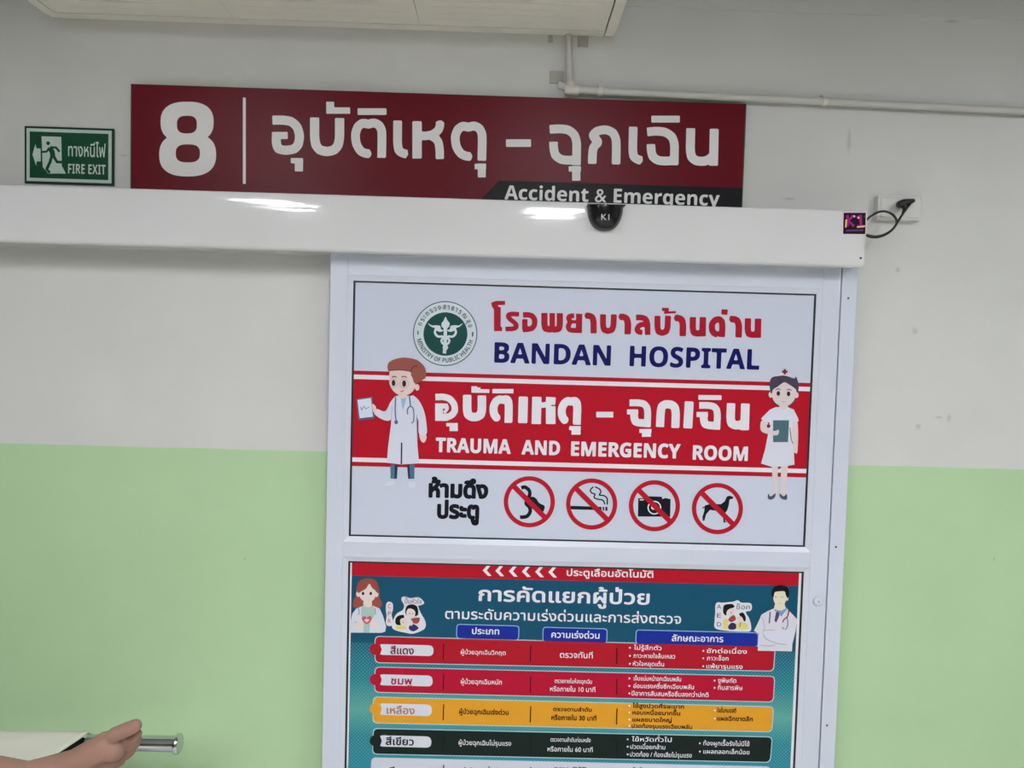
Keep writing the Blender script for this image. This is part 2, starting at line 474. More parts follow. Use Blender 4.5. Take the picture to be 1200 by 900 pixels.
frame_part('rail', [(pl-bw, pt+bw), (pr+bw, pt+bw), (pr+bw, zt), (pl-bw, zt)], door)
frame_part('rail', [(pl-bw, lt+bw), (pr+bw, lt+bw), (pr+bw, pb_-bw), (pl-bw, pb_-bw)], door)
frame_part('rail', [(pl-bw, 0.02), (pr+bw, 0.02), (pr+bw, lb-bw), (pl-bw, lb-bw)], door)
def bead(z1, z0, name='glazing_bead'):
    """mitred sloping bead around an opening"""
    q = MB(); o = [(pl-bw, z0-bw), (pr+bw, z0-bw), (pr+bw, z1+bw), (pl-bw, z1+bw)]; i_ = [(pl, z0), (pr, z0), (pr, z1), (pl, z1)]
    yo, yi = DY+0.0005, PY-0.0015
    for k in range(4):
        a, b = k, (k+1) % 4
        q.add([(o[a][0], yo, o[a][1]), (o[b][0], yo, o[b][1]), (i_[b][0], yi, i_[b][1]), (i_[a][0], yi, i_[a][1])], [(0, 1, 2, 3)], M_bead)
        q.add([(i_[a][0], yi, i_[a][1]), (i_[b][0], yi, i_[b][1]), (i_[b][0], PY+0.004, i_[b][1]), (i_[a][0], PY+0.004, i_[a][1])], [(0, 1, 2, 3)], M_bead)
    q.build(name, door)
    g = MB(); w = 0.0055
    for (x0, x1, a, b) in ((pl, pl+w, z0, z1), (pr-w, pr, z0, z1), (pl+w, pr-w, z0, z0+w*0.8), (pl+w, pr-w, z1-w*0.8, z1)):
        g.box(x0, x1, PY-0.001, PY+0.003, a, b, M_gasket)
    g.build('gasket', door)
bead(pt, pb_); bead(lt, lb)
q = MB(); q.box(pl-0.01, pr+0.01, PY+0.003, -0.03, pb_-0.01, pt+0.01, M_board); q.box(pl-0.01, pr+0.01, PY+0.003, -0.03, lb-0.01, lt+0.01, M_board); q.build('infill_panel', door)
c = U(958, 704, DY); q = MB()
q.tube([(c[0], DY, c[2]), (c[0], DY-0.004, c[2]), (c[0], DY-0.006, c[2])], 0.013, M_alu, 28, radii=[0.0135, 0.0135, 0.011])
q.tube([(c[0]+.001, DY-0.006, c[2]-.001), (c[0]+.001, DY-0.0066, c[2]-.001)], 0.0018, M_screw, 10); q.build('lock_cover', door)

jx0, jx1 = R0+0.005, U(1003.5, 330, -0.05)[0]
q = MB(); q.box(jx0, jx1, -0.056, 0.0, 0.0, zt, M_alu, 0.0015); jamb = struct(q.build('trim_2'))
for px, py in ((994, 349.5), (979.5, 641), (969, 850)):
    s_ = U(px, py, -0.056); q = MB(); q.tube([(s_[0], -0.0555, s_[2]), (s_[0], -0.0575, s_[2])], 0.0026, M_screw, 12); q.build('screw', jamb)
q = MB(); q.box(R0+0.0005, jx0-0.0005, -0.03, -0.001, 0.02, zt, M_gasket); q.build('gap_dark_strip', jamb)  # black strip added to make the gap between leaf and jamb dark

# ------------------------------------------------------------------ header box of the automatic door
HY = -0.13
hz0, hz1 = 2.086, 2.2305; hxr = U(1013.5, 290, HY)[0]; hxl = -2.05
M_cover = mat('cream_white_cover', (220, 221, 220), 0.08, vary=0.01, vscale=1.5, coat=0.3)
M_capend = mat('cream_white_plastic', (216, 216, 210), 0.35)
hd = thing('door_operator', (0, 0, hz0), 'long glossy white header box of the automatic sliding door', 'door operator')
prof = [(0.0, 2.2), (0.0, hz0+0.004), (HY+0.014, hz0), (HY+0.006, hz0+0.0015), (HY+0.0015, hz0+0.005), (HY, hz0+0.011), (HY, hz1-0.046)]
for k in range(1, 9):
    t = k/8; prof.append((HY+0.0038*t**2, hz1-0.046+0.0425*t))
prof += [(HY+0.0062, hz1-0.001), (HY+0.011, hz1), (-0.0245, hz1), (-0.0245, 2.2)]
q = MB(); q.prism_x(prof[::-1], hxl, hxr-0.004, M_cover)
q.build('cover', hd)
q = MB(); q.prism_x([(y, z) for y, z in prof][::-1], hxr-0.0035, hxr, M_capend); q.build('end_cap', hd)
for px, py, r in ((1010, 302.5, .0028), (1015.5, 254, .0022)):
    q = MB(); s_ = U(px-1.5, py, HY); q.tube([(min(s_[0], hxr-.004), HY, s_[2]), (min(s_[0], hxr-.004), HY-0.0015, s_[2])], r, M_screw, 12); q.build('screw', hd)
# square badge
M_badge = mat('badge_black_purple', (30, 5, 26), 0.4, spec=0.1); M_mag = mat('badge_magenta', (160, 32, 120), 0.4, spec=0.1); M_glint = mat('badge_glint', (240, 200, 130), 0.3)
M_pink = mat('badge_rim', (226, 205, 220), 0.4)
B = Print(HY, (960, 200), 7.5, 0.0004)
B.shape([(206, 362), (420, 362), (414, 566), (202, 562)], M_pink, False)
B.shape([(214, 370), (410, 370), (404, 558), (209, 556)], M_badge, False)
for st in ([(248, 392), (248, 488)], [(300, 392), (256, 440), (305, 490)], [(330, 412), (360, 392), (366, 488)], [(332, 490), (398, 490)]):
    B.line(st, 24, M_mag, False)
B.line([(236, 430), (232, 500)], 14, M_glint, False); B.line([(330, 497), (402, 488)], 12, M_glint, False)  # yellow glints painted onto the badge
B.ell(306, 402, 9, 9, M_pink); B.ell(343, 415, 9, 9, M_pink)
B.line([(232, 528), (385, 524)], 16, mat('badge_violet', (70, 25, 90), 0.4), False)
B.mb.build('badge', hd)

# motion sensor, half-round black housing
M_blk = mat('glossy_black_plastic', (16, 16, 18), 0.15); M_letter = mat('grey_print', (190, 192, 196), 0.5)
sc0 = U(709, 243, HY); sw, sh, sd = 0.046, 0.061, 0.04
sens = thing('motion_sensor', (sc0[0], HY, sc0[2]), 'black half-round motion sensor on the white door header', 'motion sensor')
q = MB(); vs, fs = [], []; NU, NV = 24, 10
for j in range(NV+1):
    b = (math.pi/2)*j/NV
    for i in range(NU+1):
        a = math.pi*i/NU
        ca, sa = math.cos(a), math.sin(a); e = 0.8
        vs.append((sc0[0]-sw*math.copysign(abs(ca)**e, ca)*math.cos(b)**0.7, HY-sd*math.sin(b)**0.9, sc0[2]-sh*(abs(sa)**1.0)*math.cos(b)**0.7))
for j in range(NV):
    for i in range(NU): k = j*(NU+1)+i; fs.append((k, k+1, k+NU+2, k+NU+1))
q.add(vs, fs, M_blk, True)
top = [(sc0[0]-sw*math.cos(math.pi/2*j/NV)**0.7, HY-sd*math.sin(math.pi/2*j/NV)**0.9, sc0[2]) for j in range(NV+1)]
top += [(2*sc0[0]-x, y, z) for x, y, z in top[::-1]][1:]
q.add(top, [list(range(len(top)))], M_blk); q.build('housing', sens)
q = MB(); text(q, 'K1', (704.5, 257.5), (714, 258), 7, M_letter, HY-sd-0.0003, 0.0002, 0.01); q.build('lettering', sens)
q = MB(); q.box(sc0[0]-0.048, sc0[0]+0.048, HY-0.03, HY, sc0[2]-0.0005, sc0[2]+0.003, M_blk, 0.001); q.build('top_plate', sens)

# ------------------------------------------------------------------ red department sign
SY = -0.022
sx0, sx1 = U(152.5, 160, SY)[0], U(872.8, 180, SY)[0]
sz1 = (U(151, 98.5, SY)[2]+U(876, 121, SY)[2])/2; sz0 = 2.205
M_red = mat('maroon_vinyl', (98, 10, 25), 0.35, vary=0.02, spec=0.14); M_green = mat('green_edge', (18, 92, 52), 0.45); M_wht = mat('white_vinyl', (228, 228, 226), 0.5)
M_charcoal = mat('charcoal_vinyl', (20, 21, 23), 0.4, spec=0.15)
sg = thing('department_sign', ((sx0+sx1)/2, 0, sz0), 'long maroon wall sign with a white 8 and Accident & Emergency', 'sign')
q = MB(); q.box(sx0, sx1, SY+0.001, -0.002, sz0, sz1, M_green, 0.001); q.build('board', sg)
q = MB(); q.add([(sx0+.003, SY, sz0), (sx1-.003, SY, sz0), (sx1-.003, SY, sz1-.001), (sx0+.003, SY, sz1-.001)], [(0, 1, 2, 3)], M_red); q.build('face_panel', sg)
S = Print(SY, (560, 200), 3.53, 0.0004)
zb = U(700, 214, SY)[2]
q = MB(); l = 0.0004
a = U(585, 211.5, SY); b = U(563, 235, SY); q.add([(b[0], SY-l, a[2]-.052), (sx1-.003, SY-l, a[2]-.052), (sx1-.003, SY-l, a[2]), (a[0], SY-l, a[2])], [(0, 1, 2, 3)], M_charcoal); q.build('black_band', sg)
# numeral 8
def px_ell(cx, cy, rx, ry, n=2.0, N=60):
    o = []
    for i in range(N):
        t = 2*math.pi*i/N; c_, s_ = math.cos(t), math.sin(t)
        o.append((150+(cx+rx*math.copysign(abs(c_)**(2/n), c_))/4.444, 90+(cy+ry*math.copysign(abs(s_)**(2/n), s_))/4.444))
    return pxl(o, SY)
add = [px_ell(308, 236, 138, 106, 2.5), px_ell(311, 406, 148, 113, 2.5)]; sub = [px_ell(307, 249, 52, 46, 2.8), px_ell(312, 399, 63, 47, 2.8)]
lo, hi = bounds(add, 0.01)
def f8(P):
    d = np.minimum(poly_field(P, [add[0]]), poly_field(P, [add[1]]))
    return np.maximum(d, -np.minimum(poly_field(P, [sub[0]]), poly_field(P, [sub[1]])))
q = MB(); put(q, contour_mesh(f8, lo, hi, 0.0025), SY-0.0004, M_wht); q.build('numeral', sg)
q = MB(); brush(q, [([(606, 108), (606, 558)], 15)], M_wht, SY, (150, 90), 4.444, 0.0004, 4); q.build('divider_line', sg)
q = MB()
for g in ([([(752, 226), (825, 225), (868, 240), (893, 285), (893, 335), (880, 368), (850, 383), (795, 383), (773, 365), (772, 312)], 46), ([(750, 306), (832, 306)], 36)],
          [([(848, 437), (912, 437)], 27), ([(890, 423), (890, 493)], 42)],
          [([(972, 212), (972, 335), (985, 372), (1015, 389), (1058, 389), (1088, 372), (1102, 335), (1102, 215)], 47)],
          [([(1033, 176), (1157, 176)], 32), ([(1053, 130), (1053, 180)], 40)]):
    brush(q, g, M_wht, SY, (150, 90), 4.444, 0.0004)
for g in ([([(112, 384), (78, 384), (45, 355), (29, 300), (35, 248), (58, 217), (85, 211), (103, 222), (122, 211), (152, 213), (178, 240), (181, 280), (179, 408)], 48)],
          [([(44, 148), (206, 148)], 36)],
          [([(269, 198), (268, 345), (280, 378), (322, 388)], 48)],
          [([(378, 202), (378, 412)], 52), ([(378, 285), (455, 284), (490, 262), (506, 240), (508, 205)], 46), ([(455, 284), (490, 300), (505, 340), (506, 415)], 46)],
          [([(680, 400), (645, 400), (608, 370), (590, 315), (597, 262), (622, 233), (648, 228), (666, 239), (685, 228), (715, 230), (742, 258), (745, 300), (742, 424)], 48)],
          [([(702, 457), (766, 457)], 30), ([(742, 440), (742, 518)], 44)],
          [([(878, 325), (1019, 325)], 42)]):
    brush(q, g, M_wht, SY, (410, 100), 4.8, 0.0004)
for g in ([([(65, 238), (140, 234), (185, 248), (212, 290), (210, 432)], 46), ([(86, 305), (87, 360), (105, 393), (150, 408), (212, 402)], 46)],
          [([(168, 452), (234, 452)], 28), ([(209, 436), (209, 516)], 44)],
          [([(295, 425), (297, 350), (308, 325), (335, 305), (300, 283), (302, 258), (345, 238), (395, 244), (422, 275), (426, 320), (424, 428)], 46)],
          [([(517, 224), (514, 370), (525, 396), (562, 408)], 46)],
          [([(592, 252), (660, 246), (712, 260), (741, 300), (738, 432)], 46), ([(613, 318), (614, 368), (632, 401), (680, 412), (738, 406)], 46)],
          [([(615, 183), (769, 183)], 36)],
          [([(828, 232), (825, 370), (840, 402), (880, 414), (925, 406), (950, 380)], 48), ([(955, 235), (951, 435)], 48)]):
    brush(q, g, M_wht, SY, (630, 100), 4.615, 0.0004)
q.build('lettering', sg)
q = MB(); text(q, 'Accident & Emergency', (591, 233.9), (843, 240.9), 16.0, M_wht, SY, 0.0008, 0.004, heavy=True); q.build('lettering', sg)

# ------------------------------------------------------------------ fire exit sign
EY = -0.006
M_exg = mat('exit_green', (22, 74, 50), 0.45, vary=0.04, vscale=8); M_exw = mat('exit_pale_print', (190, 208, 198), 0.5); M_exdk = mat('exit_frame_green', (24, 58, 44), 0.5)
e0, e1 = U(28.5, 180, EY), U(133.5, 185, EY); ez1 = (U(28, 148, EY)[2]+U(132, 150, EY)[2])/2; ez0 = ez1-0.151
ex = thing('fire_exit_sign', ((e0[0]+e1[0])/2, 0, ez0), 'small green and white FIRE EXIT wall sign with running figure', 'sign')
q = MB(); q.box(e0[0], e1[0], EY, -0.001, ez0, ez1, M_exdk, 0.0015); q.build('board', ex)
def rim(x0, x1, z0, z1, m, l): q = MB(); q.add([(x0, EY-l, z0), (x1, EY-l, z0), (x1, EY-l, z1), (x0, EY-l, z1)], [(0, 1, 2, 3)], m); return q
rim(e0[0]+.006, e1[0]-.006, ez0+.006, ez1-.006, M_exw, .0003).build('border', ex)
rim(e0[0]+.0145, e1[0]-.0145, ez0+.0145, ez1-.0145, M_exg, .0006).build('face_panel', ex)
E_ = Print(EY, (20, 130), 9, 0.0009)
E_.shape([(260, 268), (468, 274), (474, 580), (518, 662), (330, 662), (272, 590)], M_exw, False)
E_.shape([(195, 350), (207, 395), (250, 398), (252, 532), (207, 535), (204, 580), (165, 462)], M_exw, False)
E_.ell(330, 342, 20, 20, M_exg)
for p_, w in (([(345, 390), (372, 430), (380, 475)], 52), ([(345, 388), (315, 430), (262, 434)], 22), ([(352, 385), (415, 388), (452, 432)], 24), ([(385, 470), (425, 540), (510, 542)], 30), ([(372, 470), (352, 540), (322, 605), (318, 618)], 30), ([(310, 610), (350, 655)], 26)):
    E_.line(p_, w, M_exg, False)
E_.mb.build('running_figure', ex)
q = MB(); text(q, 'ทางหนีไฟ', (80, 183), (124, 184.5), 11.5, M_exw, EY, 0.001, 0.012); q.build('lettering', ex)
q = MB(); text(q, 'FIRE EXIT', (80, 203.5), (124, 204.5), 11, M_exw, EY, 0.001, 0.0, heavy=True); q.build('lettering', ex)

# ------------------------------------------------------------------ printed hospital sign on the upper door panel
M_vin = mat('white_printed_vinyl', (200, 207, 222), 0.4); M_vred = mat('red_print', (176, 18, 38), 0.4); M_tred = mat('title_red_print', (166, 22, 42), 0.4)
M_navy = mat('navy_print', (20, 18, 92), 0.4); M_ink = mat('black_print', (18, 20, 30), 0.45); M_vwht = mat('white_print', (226, 226, 232), 0.4)
z = lambda px, py, y=PY: U(px, py, y)[2]
g = 0.0048
hs = thing('hospital_sign', ((pl+pr)/2, PY, pb_), 'white and red BANDAN HOSPITAL emergency room sign on the upper door panel', 'sign')
q = MB(); q.box(pl+g, pr-g, PY, PY+0.003, pb_+g*.8, pt-g*.8, M_vin); q.build('sheet', hs)
def band(za, zb_, m, l, mb): mb.add([(pl+g, PY-l, zb_), (pr-g, PY-l, zb_), (pr-g, PY-l, za), (pl+g, PY-l, za)], [(0, 1, 2, 3)], m)
q = MB()
b0, b1 = (z(411, 434.5)+z(951, 448.5))/2, (z(409, 545)+z(946, 560.5))/2
band(b0, b1, M_vred, 0.0002, q); sw_ = 0.0118
band(b0-0.0105, b0-0.0105-sw_, M_vwht, 0.0004, q); band(b1+0.0115+sw_, b1+0.0115, M_vwht, 0.0004, q); q.build('red_band', hs)
q = MB()
for gl in ([([(126, 140), (126, 338)], 52), ([(100, 322), (166, 322)], 32), ([(82, 122), (108, 106), (190, 106)], 32), ([(95, 118), (126, 160)], 40)],
           [([(306, 200), (232, 196), (210, 212), (228, 240), (275, 272), (288, 298), (270, 320), (192, 322)], 36)],
           [([(338, 206), (395, 202), (430, 225), (438, 268), (425, 310), (390, 324), (335, 326)], 42), ([(353, 240), (353, 330)], 42)],
           [([(515, 188), (515, 310), (535, 325), (580, 325)], 48), ([(580, 190), (580, 338)], 42), ([(643, 190), (643, 310), (625, 327), (580, 325)], 48)],
           [([(762, 212), (720, 214), (712, 238), (735, 262), (712, 288), (712, 322), (740, 334), (805, 334)], 38), ([(803, 195), (800, 355)], 48), ([(735, 262), (800, 262)], 26)],
           [([(855, 212), (895, 210), (922, 235), (922, 358)], 48)],
           [([(1000, 200), (1000, 315), (1020, 338), (1062, 338), (1085, 315), (1090, 200)], 46)]):
    brush(q, gl, M_tred, PY, (565, 340), 7.06, 0.0004, 6, 1.08)
for gl in ([([(8, 210), (45, 207), (73, 235), (70, 345)], 48)],
           [([(135, 214), (190, 212), (224, 236), (226, 350)], 42), ([(226, 272), (175, 264), (143, 292), (145, 328), (185, 330)], 38)],
           [([(303, 200), (303, 312), (320, 333), (358, 333), (381, 312), (386, 200)], 44)],
           [([(338, 150), (392, 152)], 24), ([(355, 177), (447, 172)], 17), ([(378, 150), (368, 178)], 26)],
           [([(440, 220), (478, 216), (503, 245), (500, 360)], 48)],
           [([(580, 210), (578, 322), (598, 340), (640, 338)], 46), ([(658, 210), (655, 362)], 48)],
           [([(772, 346), (738, 338), (724, 290), (736, 246), (770, 224), (800, 234), (811, 262), (806, 367)], 46)],
           [([(828, 150), (825, 192)], 46)],
           [([(870, 228), (912, 224), (940, 255), (936, 370)], 48)],
           [([(1010, 220), (1008, 332), (1028, 350), (1070, 348)], 46), ([(1089, 222), (1086, 373)], 48)]):
    brush(q, gl, M_tred, PY, (725, 340), 6.667, 0.0004, 6, 1.08)
q.build('lettering', hs)
q = MB(); text(q, 'BANDAN', (579, 424.7), (715.5, 428.2), 23.2, M_navy, PY, 0.0004, 0.012, heavy=True); q.build('lettering', hs); q = MB(); text(q, 'HOSPITAL', (737.5, 429), (889.5, 432.7), 23.2, M_navy, PY, 0.0004, 0.012, heavy=True); q.build('lettering', hs)
q = MB()
for gl in ([([(62, 152), (135, 149), (180, 175), (203, 225), (190, 275), (140, 294)], 46), ([(150, 293), (62, 293)], 52), ([(87, 318), (87, 196)], 54), ([(87, 215), (146, 215)], 36), ([(138, 205), (150, 232), (122, 262)], 22)],
           [([(138, 346), (218, 346)], 24), ([(190, 335), (190, 391)], 58)],
           [([(285, 136), (284, 262), (300, 286), (335, 295), (370, 286), (389, 262), (388, 140)], 60)],
           [([(315, 108), (441, 110)], 26), ([(335, 76), (335, 116)], 40), ([(335, 88), (378, 92)], 14)],
           [([(500, 304), (478, 285), (466, 240), (478, 192), (502, 170), (520, 166), (535, 174), (550, 166), (570, 168), (578, 200), (575, 333)], 56)],
           [([(462, 110), (610, 110)], 31)],
           [([(680, 148), (675, 335)], 66)],
           [([(775, 150), (770, 341)], 66), ([(872, 215), (872, 341)], 68), ([(775, 212), (850, 205), (885, 180)], 38), ([(874, 152), (870, 205)], 68)],
           [([(980, 322), (956, 300), (946, 255), (957, 207), (982, 182), (1000, 178), (1015, 186), (1030, 178), (1052, 180), (1060, 212), (1055, 346)], 56)],
           [([(1002, 370), (1083, 370)], 28), ([(1050, 358), (1050, 416)], 64)]):
    brush(q, gl, M_vwht, PY, (500, 440), 6, 0.0008)
q.build('lettering', hs); q = MB()
for gl in ([([(52, 275), (172, 275)], 40)],
           [([(286, 192), (370, 192), (402, 208), (415, 245), (411, 363)], 48), ([(268, 256), (347, 256)], 36), ([(318, 250), (318, 312), (338, 334), (411, 334)], 54)],
           [([(355, 390), (440, 390)], 28), ([(405, 376), (405, 431)], 64)],
           [([(500, 362), (506, 235), (520, 205), (560, 200), (596, 210), (612, 242), (608, 369)], 58)],
           [([(706, 182), (695, 371)], 64)],
           [([(776, 210), (860, 210), (893, 226), (905, 262), (899, 381)], 48), ([(757, 274), (837, 274)], 36), ([(806, 268), (808, 330), (828, 352), (899, 352)], 54)],
           [([(770, 154), (933, 156)], 34)],
           [([(1000, 195), (995, 325), (1012, 346), (1050, 352), (1085, 340)], 60), ([(1100, 197), (1095, 385)], 62)]):
    brush(q, gl, M_vwht, PY, (690, 440), 6, 0.0008)
q.build('lettering', hs)
for w_, a, b in (('TRAUMA', (510.5, 529.3), (598.5, 531.5)), ('AND', (611, 532), (656, 533.3)), ('EMERGENCY', (669, 533.6), (797, 537)), ('ROOM', (811.5, 538), (876, 540))):
    q = MB(); text(q, w_, a, b, 16.3, M_vwht, PY, 0.0008, 0.02, heavy=True); q.build('lettering', hs)
q = MB(); text(q, 'ห้ามดึง', (502, 582), (572, 583.3), 15.0, M_ink, PY, 0.0004, 0.052, res=0.025); q.build('lettering', hs); q = MB(); text(q, 'ประตู', (512, 606.5), (561.5, 607.5), 15.2, M_ink, PY, 0.0004, 0.052, res=0.025); q.build('lettering', hs)

# emblem
M_emg = mat('emblem_green', (22, 74, 70), 0.45); M_emw = mat('emblem_pale', (206, 218, 224), 0.45); M_emk = mat('emblem_line', (88, 100, 108), 0.5)
G = Print(PY, (470, 340), 9, 0.0003)
G.ell(465, 458, 340, 342, M_emk, n=72); G.ell(465, 458, 329, 331, M_emw, n=72); G.ell(468, 463, 232, 229, M_emg, n=64)
G.shape([(468, 282), (490, 320), (512, 350), (505, 385), (485, 405), (450, 405), (430, 385), (428, 350), (450, 320)], M_emw)
G.line([(468, 390), (466, 520), (458, 668)], 36, M_emw, False)
for sgn in (-1, 1):
    X = lambda a: 468+sgn*a
    G.shape([(X(20), 425), (X(55), 440), (X(95), 425), (X(115), 400), (X(150), 385), (X(185), 350), (X(140), 372), (X(100), 370), (X(55), 378), (X(50), 400)], M_emw)
    G.line([(X(100), 410), (X(110), 450), (X(80), 488), (X(30), 490), (X(15), 520)], 24, M_emw)
    G.line([(X(20), 500), (X(42), 530), (X(30), 560), (X(0), 580), (X(-18), 605), (X(0), 630)], 22, M_emw)
    G.ell(X(35), 405, 12, 14, M_emg)
l_ = G.l
arc_text(G.mb, 'กระทรวงสาธารณสุข', (521.7, 391), 31.0, 165, 15, 5.2, M_emk, PY, l_, bold=0.02)
arc_text(G.mb, 'MINISTRY OF PUBLIC HEALTH', (521.7, 391), 31.5, 193, 347, 4.6, M_emk, PY, l_, flip=True, heavy=True)
G.l += 0.0002
G.line([(178, 430), (180, 470)], 14, M_emk, False); G.line([(755, 440), (755, 490)], 16, M_emk, False)
G.mb.build('emblem', hs)

# doctor picture (crop 410,410 x5.294)
SK = mat('print_skin', (226, 202, 196), 0.45); HAIR = mat('print_brown_hair', (148, 84, 74), 0.45); HAIRD = mat('print_dark_brown', (110, 58, 54), 0.45)
COAT = mat('print_coat', (212, 216, 230), 0.45); COATL = mat('print_coat_line', (150, 156, 178), 0.45); JEAN = mat('print_jeans', (78, 112, 140), 0.45); JEAND = mat('print_jeans_dark', (40, 52, 76), 0.45)
STE = mat('print_stethoscope', (92, 108, 140), 0.45); SHIRT = mat('print_blue_shirt', (150, 182, 214), 0.45); EYE = mat('print_eye', (48, 36, 44), 0.45); PAPER = mat('print_paper', (214, 222, 236), 0.45)
BOARD = mat('print_clipboard', (84, 96, 130), 0.45); BLUSH = mat('print_mouth', (160, 70, 70), 0.45)
D = Print(PY, (410, 410), 5.294, 0.0009, 0.0001)
D.shape([(252, 712), (298, 712), (292, 800), (252, 798)], JEAN, False); D.shape([(355, 712), (402, 712), (400, 800), (362, 800)], JEAN, False)
D.shape([(278, 712), (298, 712), (290, 800), (278, 800)], JEAND, False); D.shape([(355, 712), (370, 712), (374, 800), (362, 800)], JEAND, False)
D.shape([(215, 838), (245, 815), (275, 812), (278, 832), (240, 842)], COAT); D.shape([(365, 820), (398, 815), (408, 845), (385, 858), (366, 848)], COAT)
D.shape([(432, 520), (470, 525), (475, 550), (460, 575), (440, 562)], SK)
D.shape([(385, 285), (425, 310), (455, 365), (472, 430), (476, 520), (430, 520), (425, 440), (405, 390)], COAT)
D.shape([(290, 290), (255, 320), (220, 380), (165, 366), (155, 400), (232, 440), (280, 400)], COAT)
D.shape([(288, 285), (385, 285), (412, 340), (414, 480), (420, 600), (430, 704), (320, 710), (230, 700), (238, 600), (255, 470), (262, 350)], COAT, False)
D.shape([(316, 300), (352, 295), (330, 380)], SHIRT, False)
D.shape([(140, 340), (165, 370), (158, 400), (142, 380), (136, 360)], SK)
D.shape([(40, 305), (140, 290), (155, 425), (55, 438)], BOARD, False); D.shape([(48, 310), (132, 298), (144, 414), (62, 424)], PAPER, False)
D.line([(68, 352), (75, 372), (88, 350), (100, 365), (122, 352)], 4, STE); D.shape([(140, 335), (162, 352), (160, 376), (146, 384)], SK)
D.line([(322, 575), (320, 708)], 9, JEAND, False); D.line([(262, 350), (258, 440)], 3, COATL); D.line([(415, 400), (420, 560)], 3, COATL)
D.line([(285, 292), (282, 380), (288, 440)], 8, STE); D.ell(288, 448, 12, 13, STE); D.line([(370, 280), (376, 350)], 8, STE)
D.line([(360, 400), (358, 370), (376, 350), (395, 370), (396, 440), (382, 452)], 7, STE)
D.shape([(308, 262), (348, 262), (352, 292), (328, 302), (304, 290)], SK)
D.ell(418, 232, 14, 20, SK)
D.shape([(245, 180), (258, 110), (330, 95), (400, 130), (408, 215), (385, 262), (335, 284), (285, 268), (252, 225)], SK)
D.shape([(240, 130), (236, 92), (262, 65), (330, 48), (410, 60), (455, 95), (472, 135), (468, 175), (440, 190), (405, 208), (388, 165), (372, 132), (310, 124), (262, 128)], HAIR)
D.shape([(380, 150), (400, 110), (440, 95), (470, 130), (468, 172), (442, 192), (405, 208), (388, 170)], HAIR); D.line([(376, 140), (392, 108), (420, 98)], 7, HAIRD); D.line([(244, 128), (312, 124), (374, 132)], 6, HAIRD)
D.ell(272, 205, 11, 19, EYE); D.ell(338, 209, 12, 20, EYE); D.line([(262, 172), (274, 164), (290, 170)], 6, HAIRD); D.line([(322, 168), (340, 164), (354, 172)], 6, HAIRD)
D.ring(272, 206, 26, 24, COATL, 32); D.ring(338, 209, 28, 26, COATL, 32); D.line([(316, 258), (328, 256), (336, 250)], 5, BLUSH)
D.mb.build('doctor_picture', hs)

# nurse picture (crop 870,420 x5)
NH = mat('print_nurse_hair', (72, 64, 84), 0.45); DRS = mat('print_white_dress', (216, 218, 230), 0.45); TEAL = mat('print_teal_folder', (76, 108, 116), 0.45); CROSS = mat('print_dark_red', (130, 26, 46), 0.45); SHOE = mat('print_grey_shoe', (84, 84, 106), 0.45); SK2 = mat('print_pale_skin', (218, 206, 204), 0.45)
N_ = Print(PY, (870, 420), 5, 0.0009, 0.0001)
N_.ell(242, 250, 62, 32, NH)
N_.shape([(172, 630), (208, 630), (200, 800), (178, 800)], SK2, False); N_.shape([(226, 630), (266, 630), (250, 800), (222, 800)], SK2, False)
N_.shape([(150, 792), (165, 808), (192, 790), (190, 812), (172, 826), (150, 822)], SHOE); N_.shape([(218, 790), (240, 808), (258, 795), (260, 824), (240, 826), (220, 812)], SHOE)
N_.shape([(112, 365), (148, 375), (150, 400), (185, 420), (205, 420), (200, 445), (160, 445), (115, 430), (104, 405)], SK2)
N_.shape([(290, 370), (322, 370), (322, 540), (306, 552), (294, 535)], SK2)
N_.shape([(195, 285), (160, 300), (108, 352), (122, 368), (158, 375), (150, 440), (130, 540), (108, 615), (170, 635), (250, 632), (304, 622), (300, 540), (290, 440), (292, 372), (328, 368), (325, 350), (300, 300), (265, 285)], DRS, False)
N_.shape([(178, 362), (272, 362), (266, 490), (178, 490)], TEAL, False)
N_.shape([(150, 415), (185, 425), (212, 418), (205, 448), (165, 448), (140, 432)], SK2); N_.ell(152, 396, 11, 11, CROSS)
N_.line([(276, 405), (285, 470), (295, 500)], 4, CROSS); N_.ell(212, 643, 6, 6, SHOE)
N_.shape([(220, 262), (258, 262), (262, 288), (238, 298), (216, 286)], SK2)
N_.ell(165, 212, 13, 18, SK2); N_.ell(314, 214, 13, 18, SK2)
N_.shape([(170, 190), (178, 150), (240, 130), (305, 150), (314, 190), (300, 245), (262, 278), (215, 276), (180, 245)], SK2)
N_.shape([(162, 195), (158, 140), (178, 108), (240, 100), (300, 118), (310, 106), (322, 130), (328, 165), (322, 202), (308, 178), (270, 152), (242, 140), (205, 165), (178, 182), (170, 205)], NH)
N_.shape([(180, 106), (215, 92), (245, 68), (278, 92), (302, 112), (240, 100)], DRS)
N_.line([(246, 62), (246, 94)], 13, CROSS, False); N_.line([(230, 78), (262, 78)], 13, CROSS, False)
N_.ell(208, 205, 10, 14, EYE); N_.ell(268, 207, 10, 14, EYE); N_.line([(192, 184), (208, 178), (220, 186)], 5, NH); N_.line([(258, 186), (272, 180), (285, 188)], 5, NH); N_.line([(232, 252), (240, 254), (248, 252)], 4, COATL)
N_.mb.build('nurse_picture', hs)

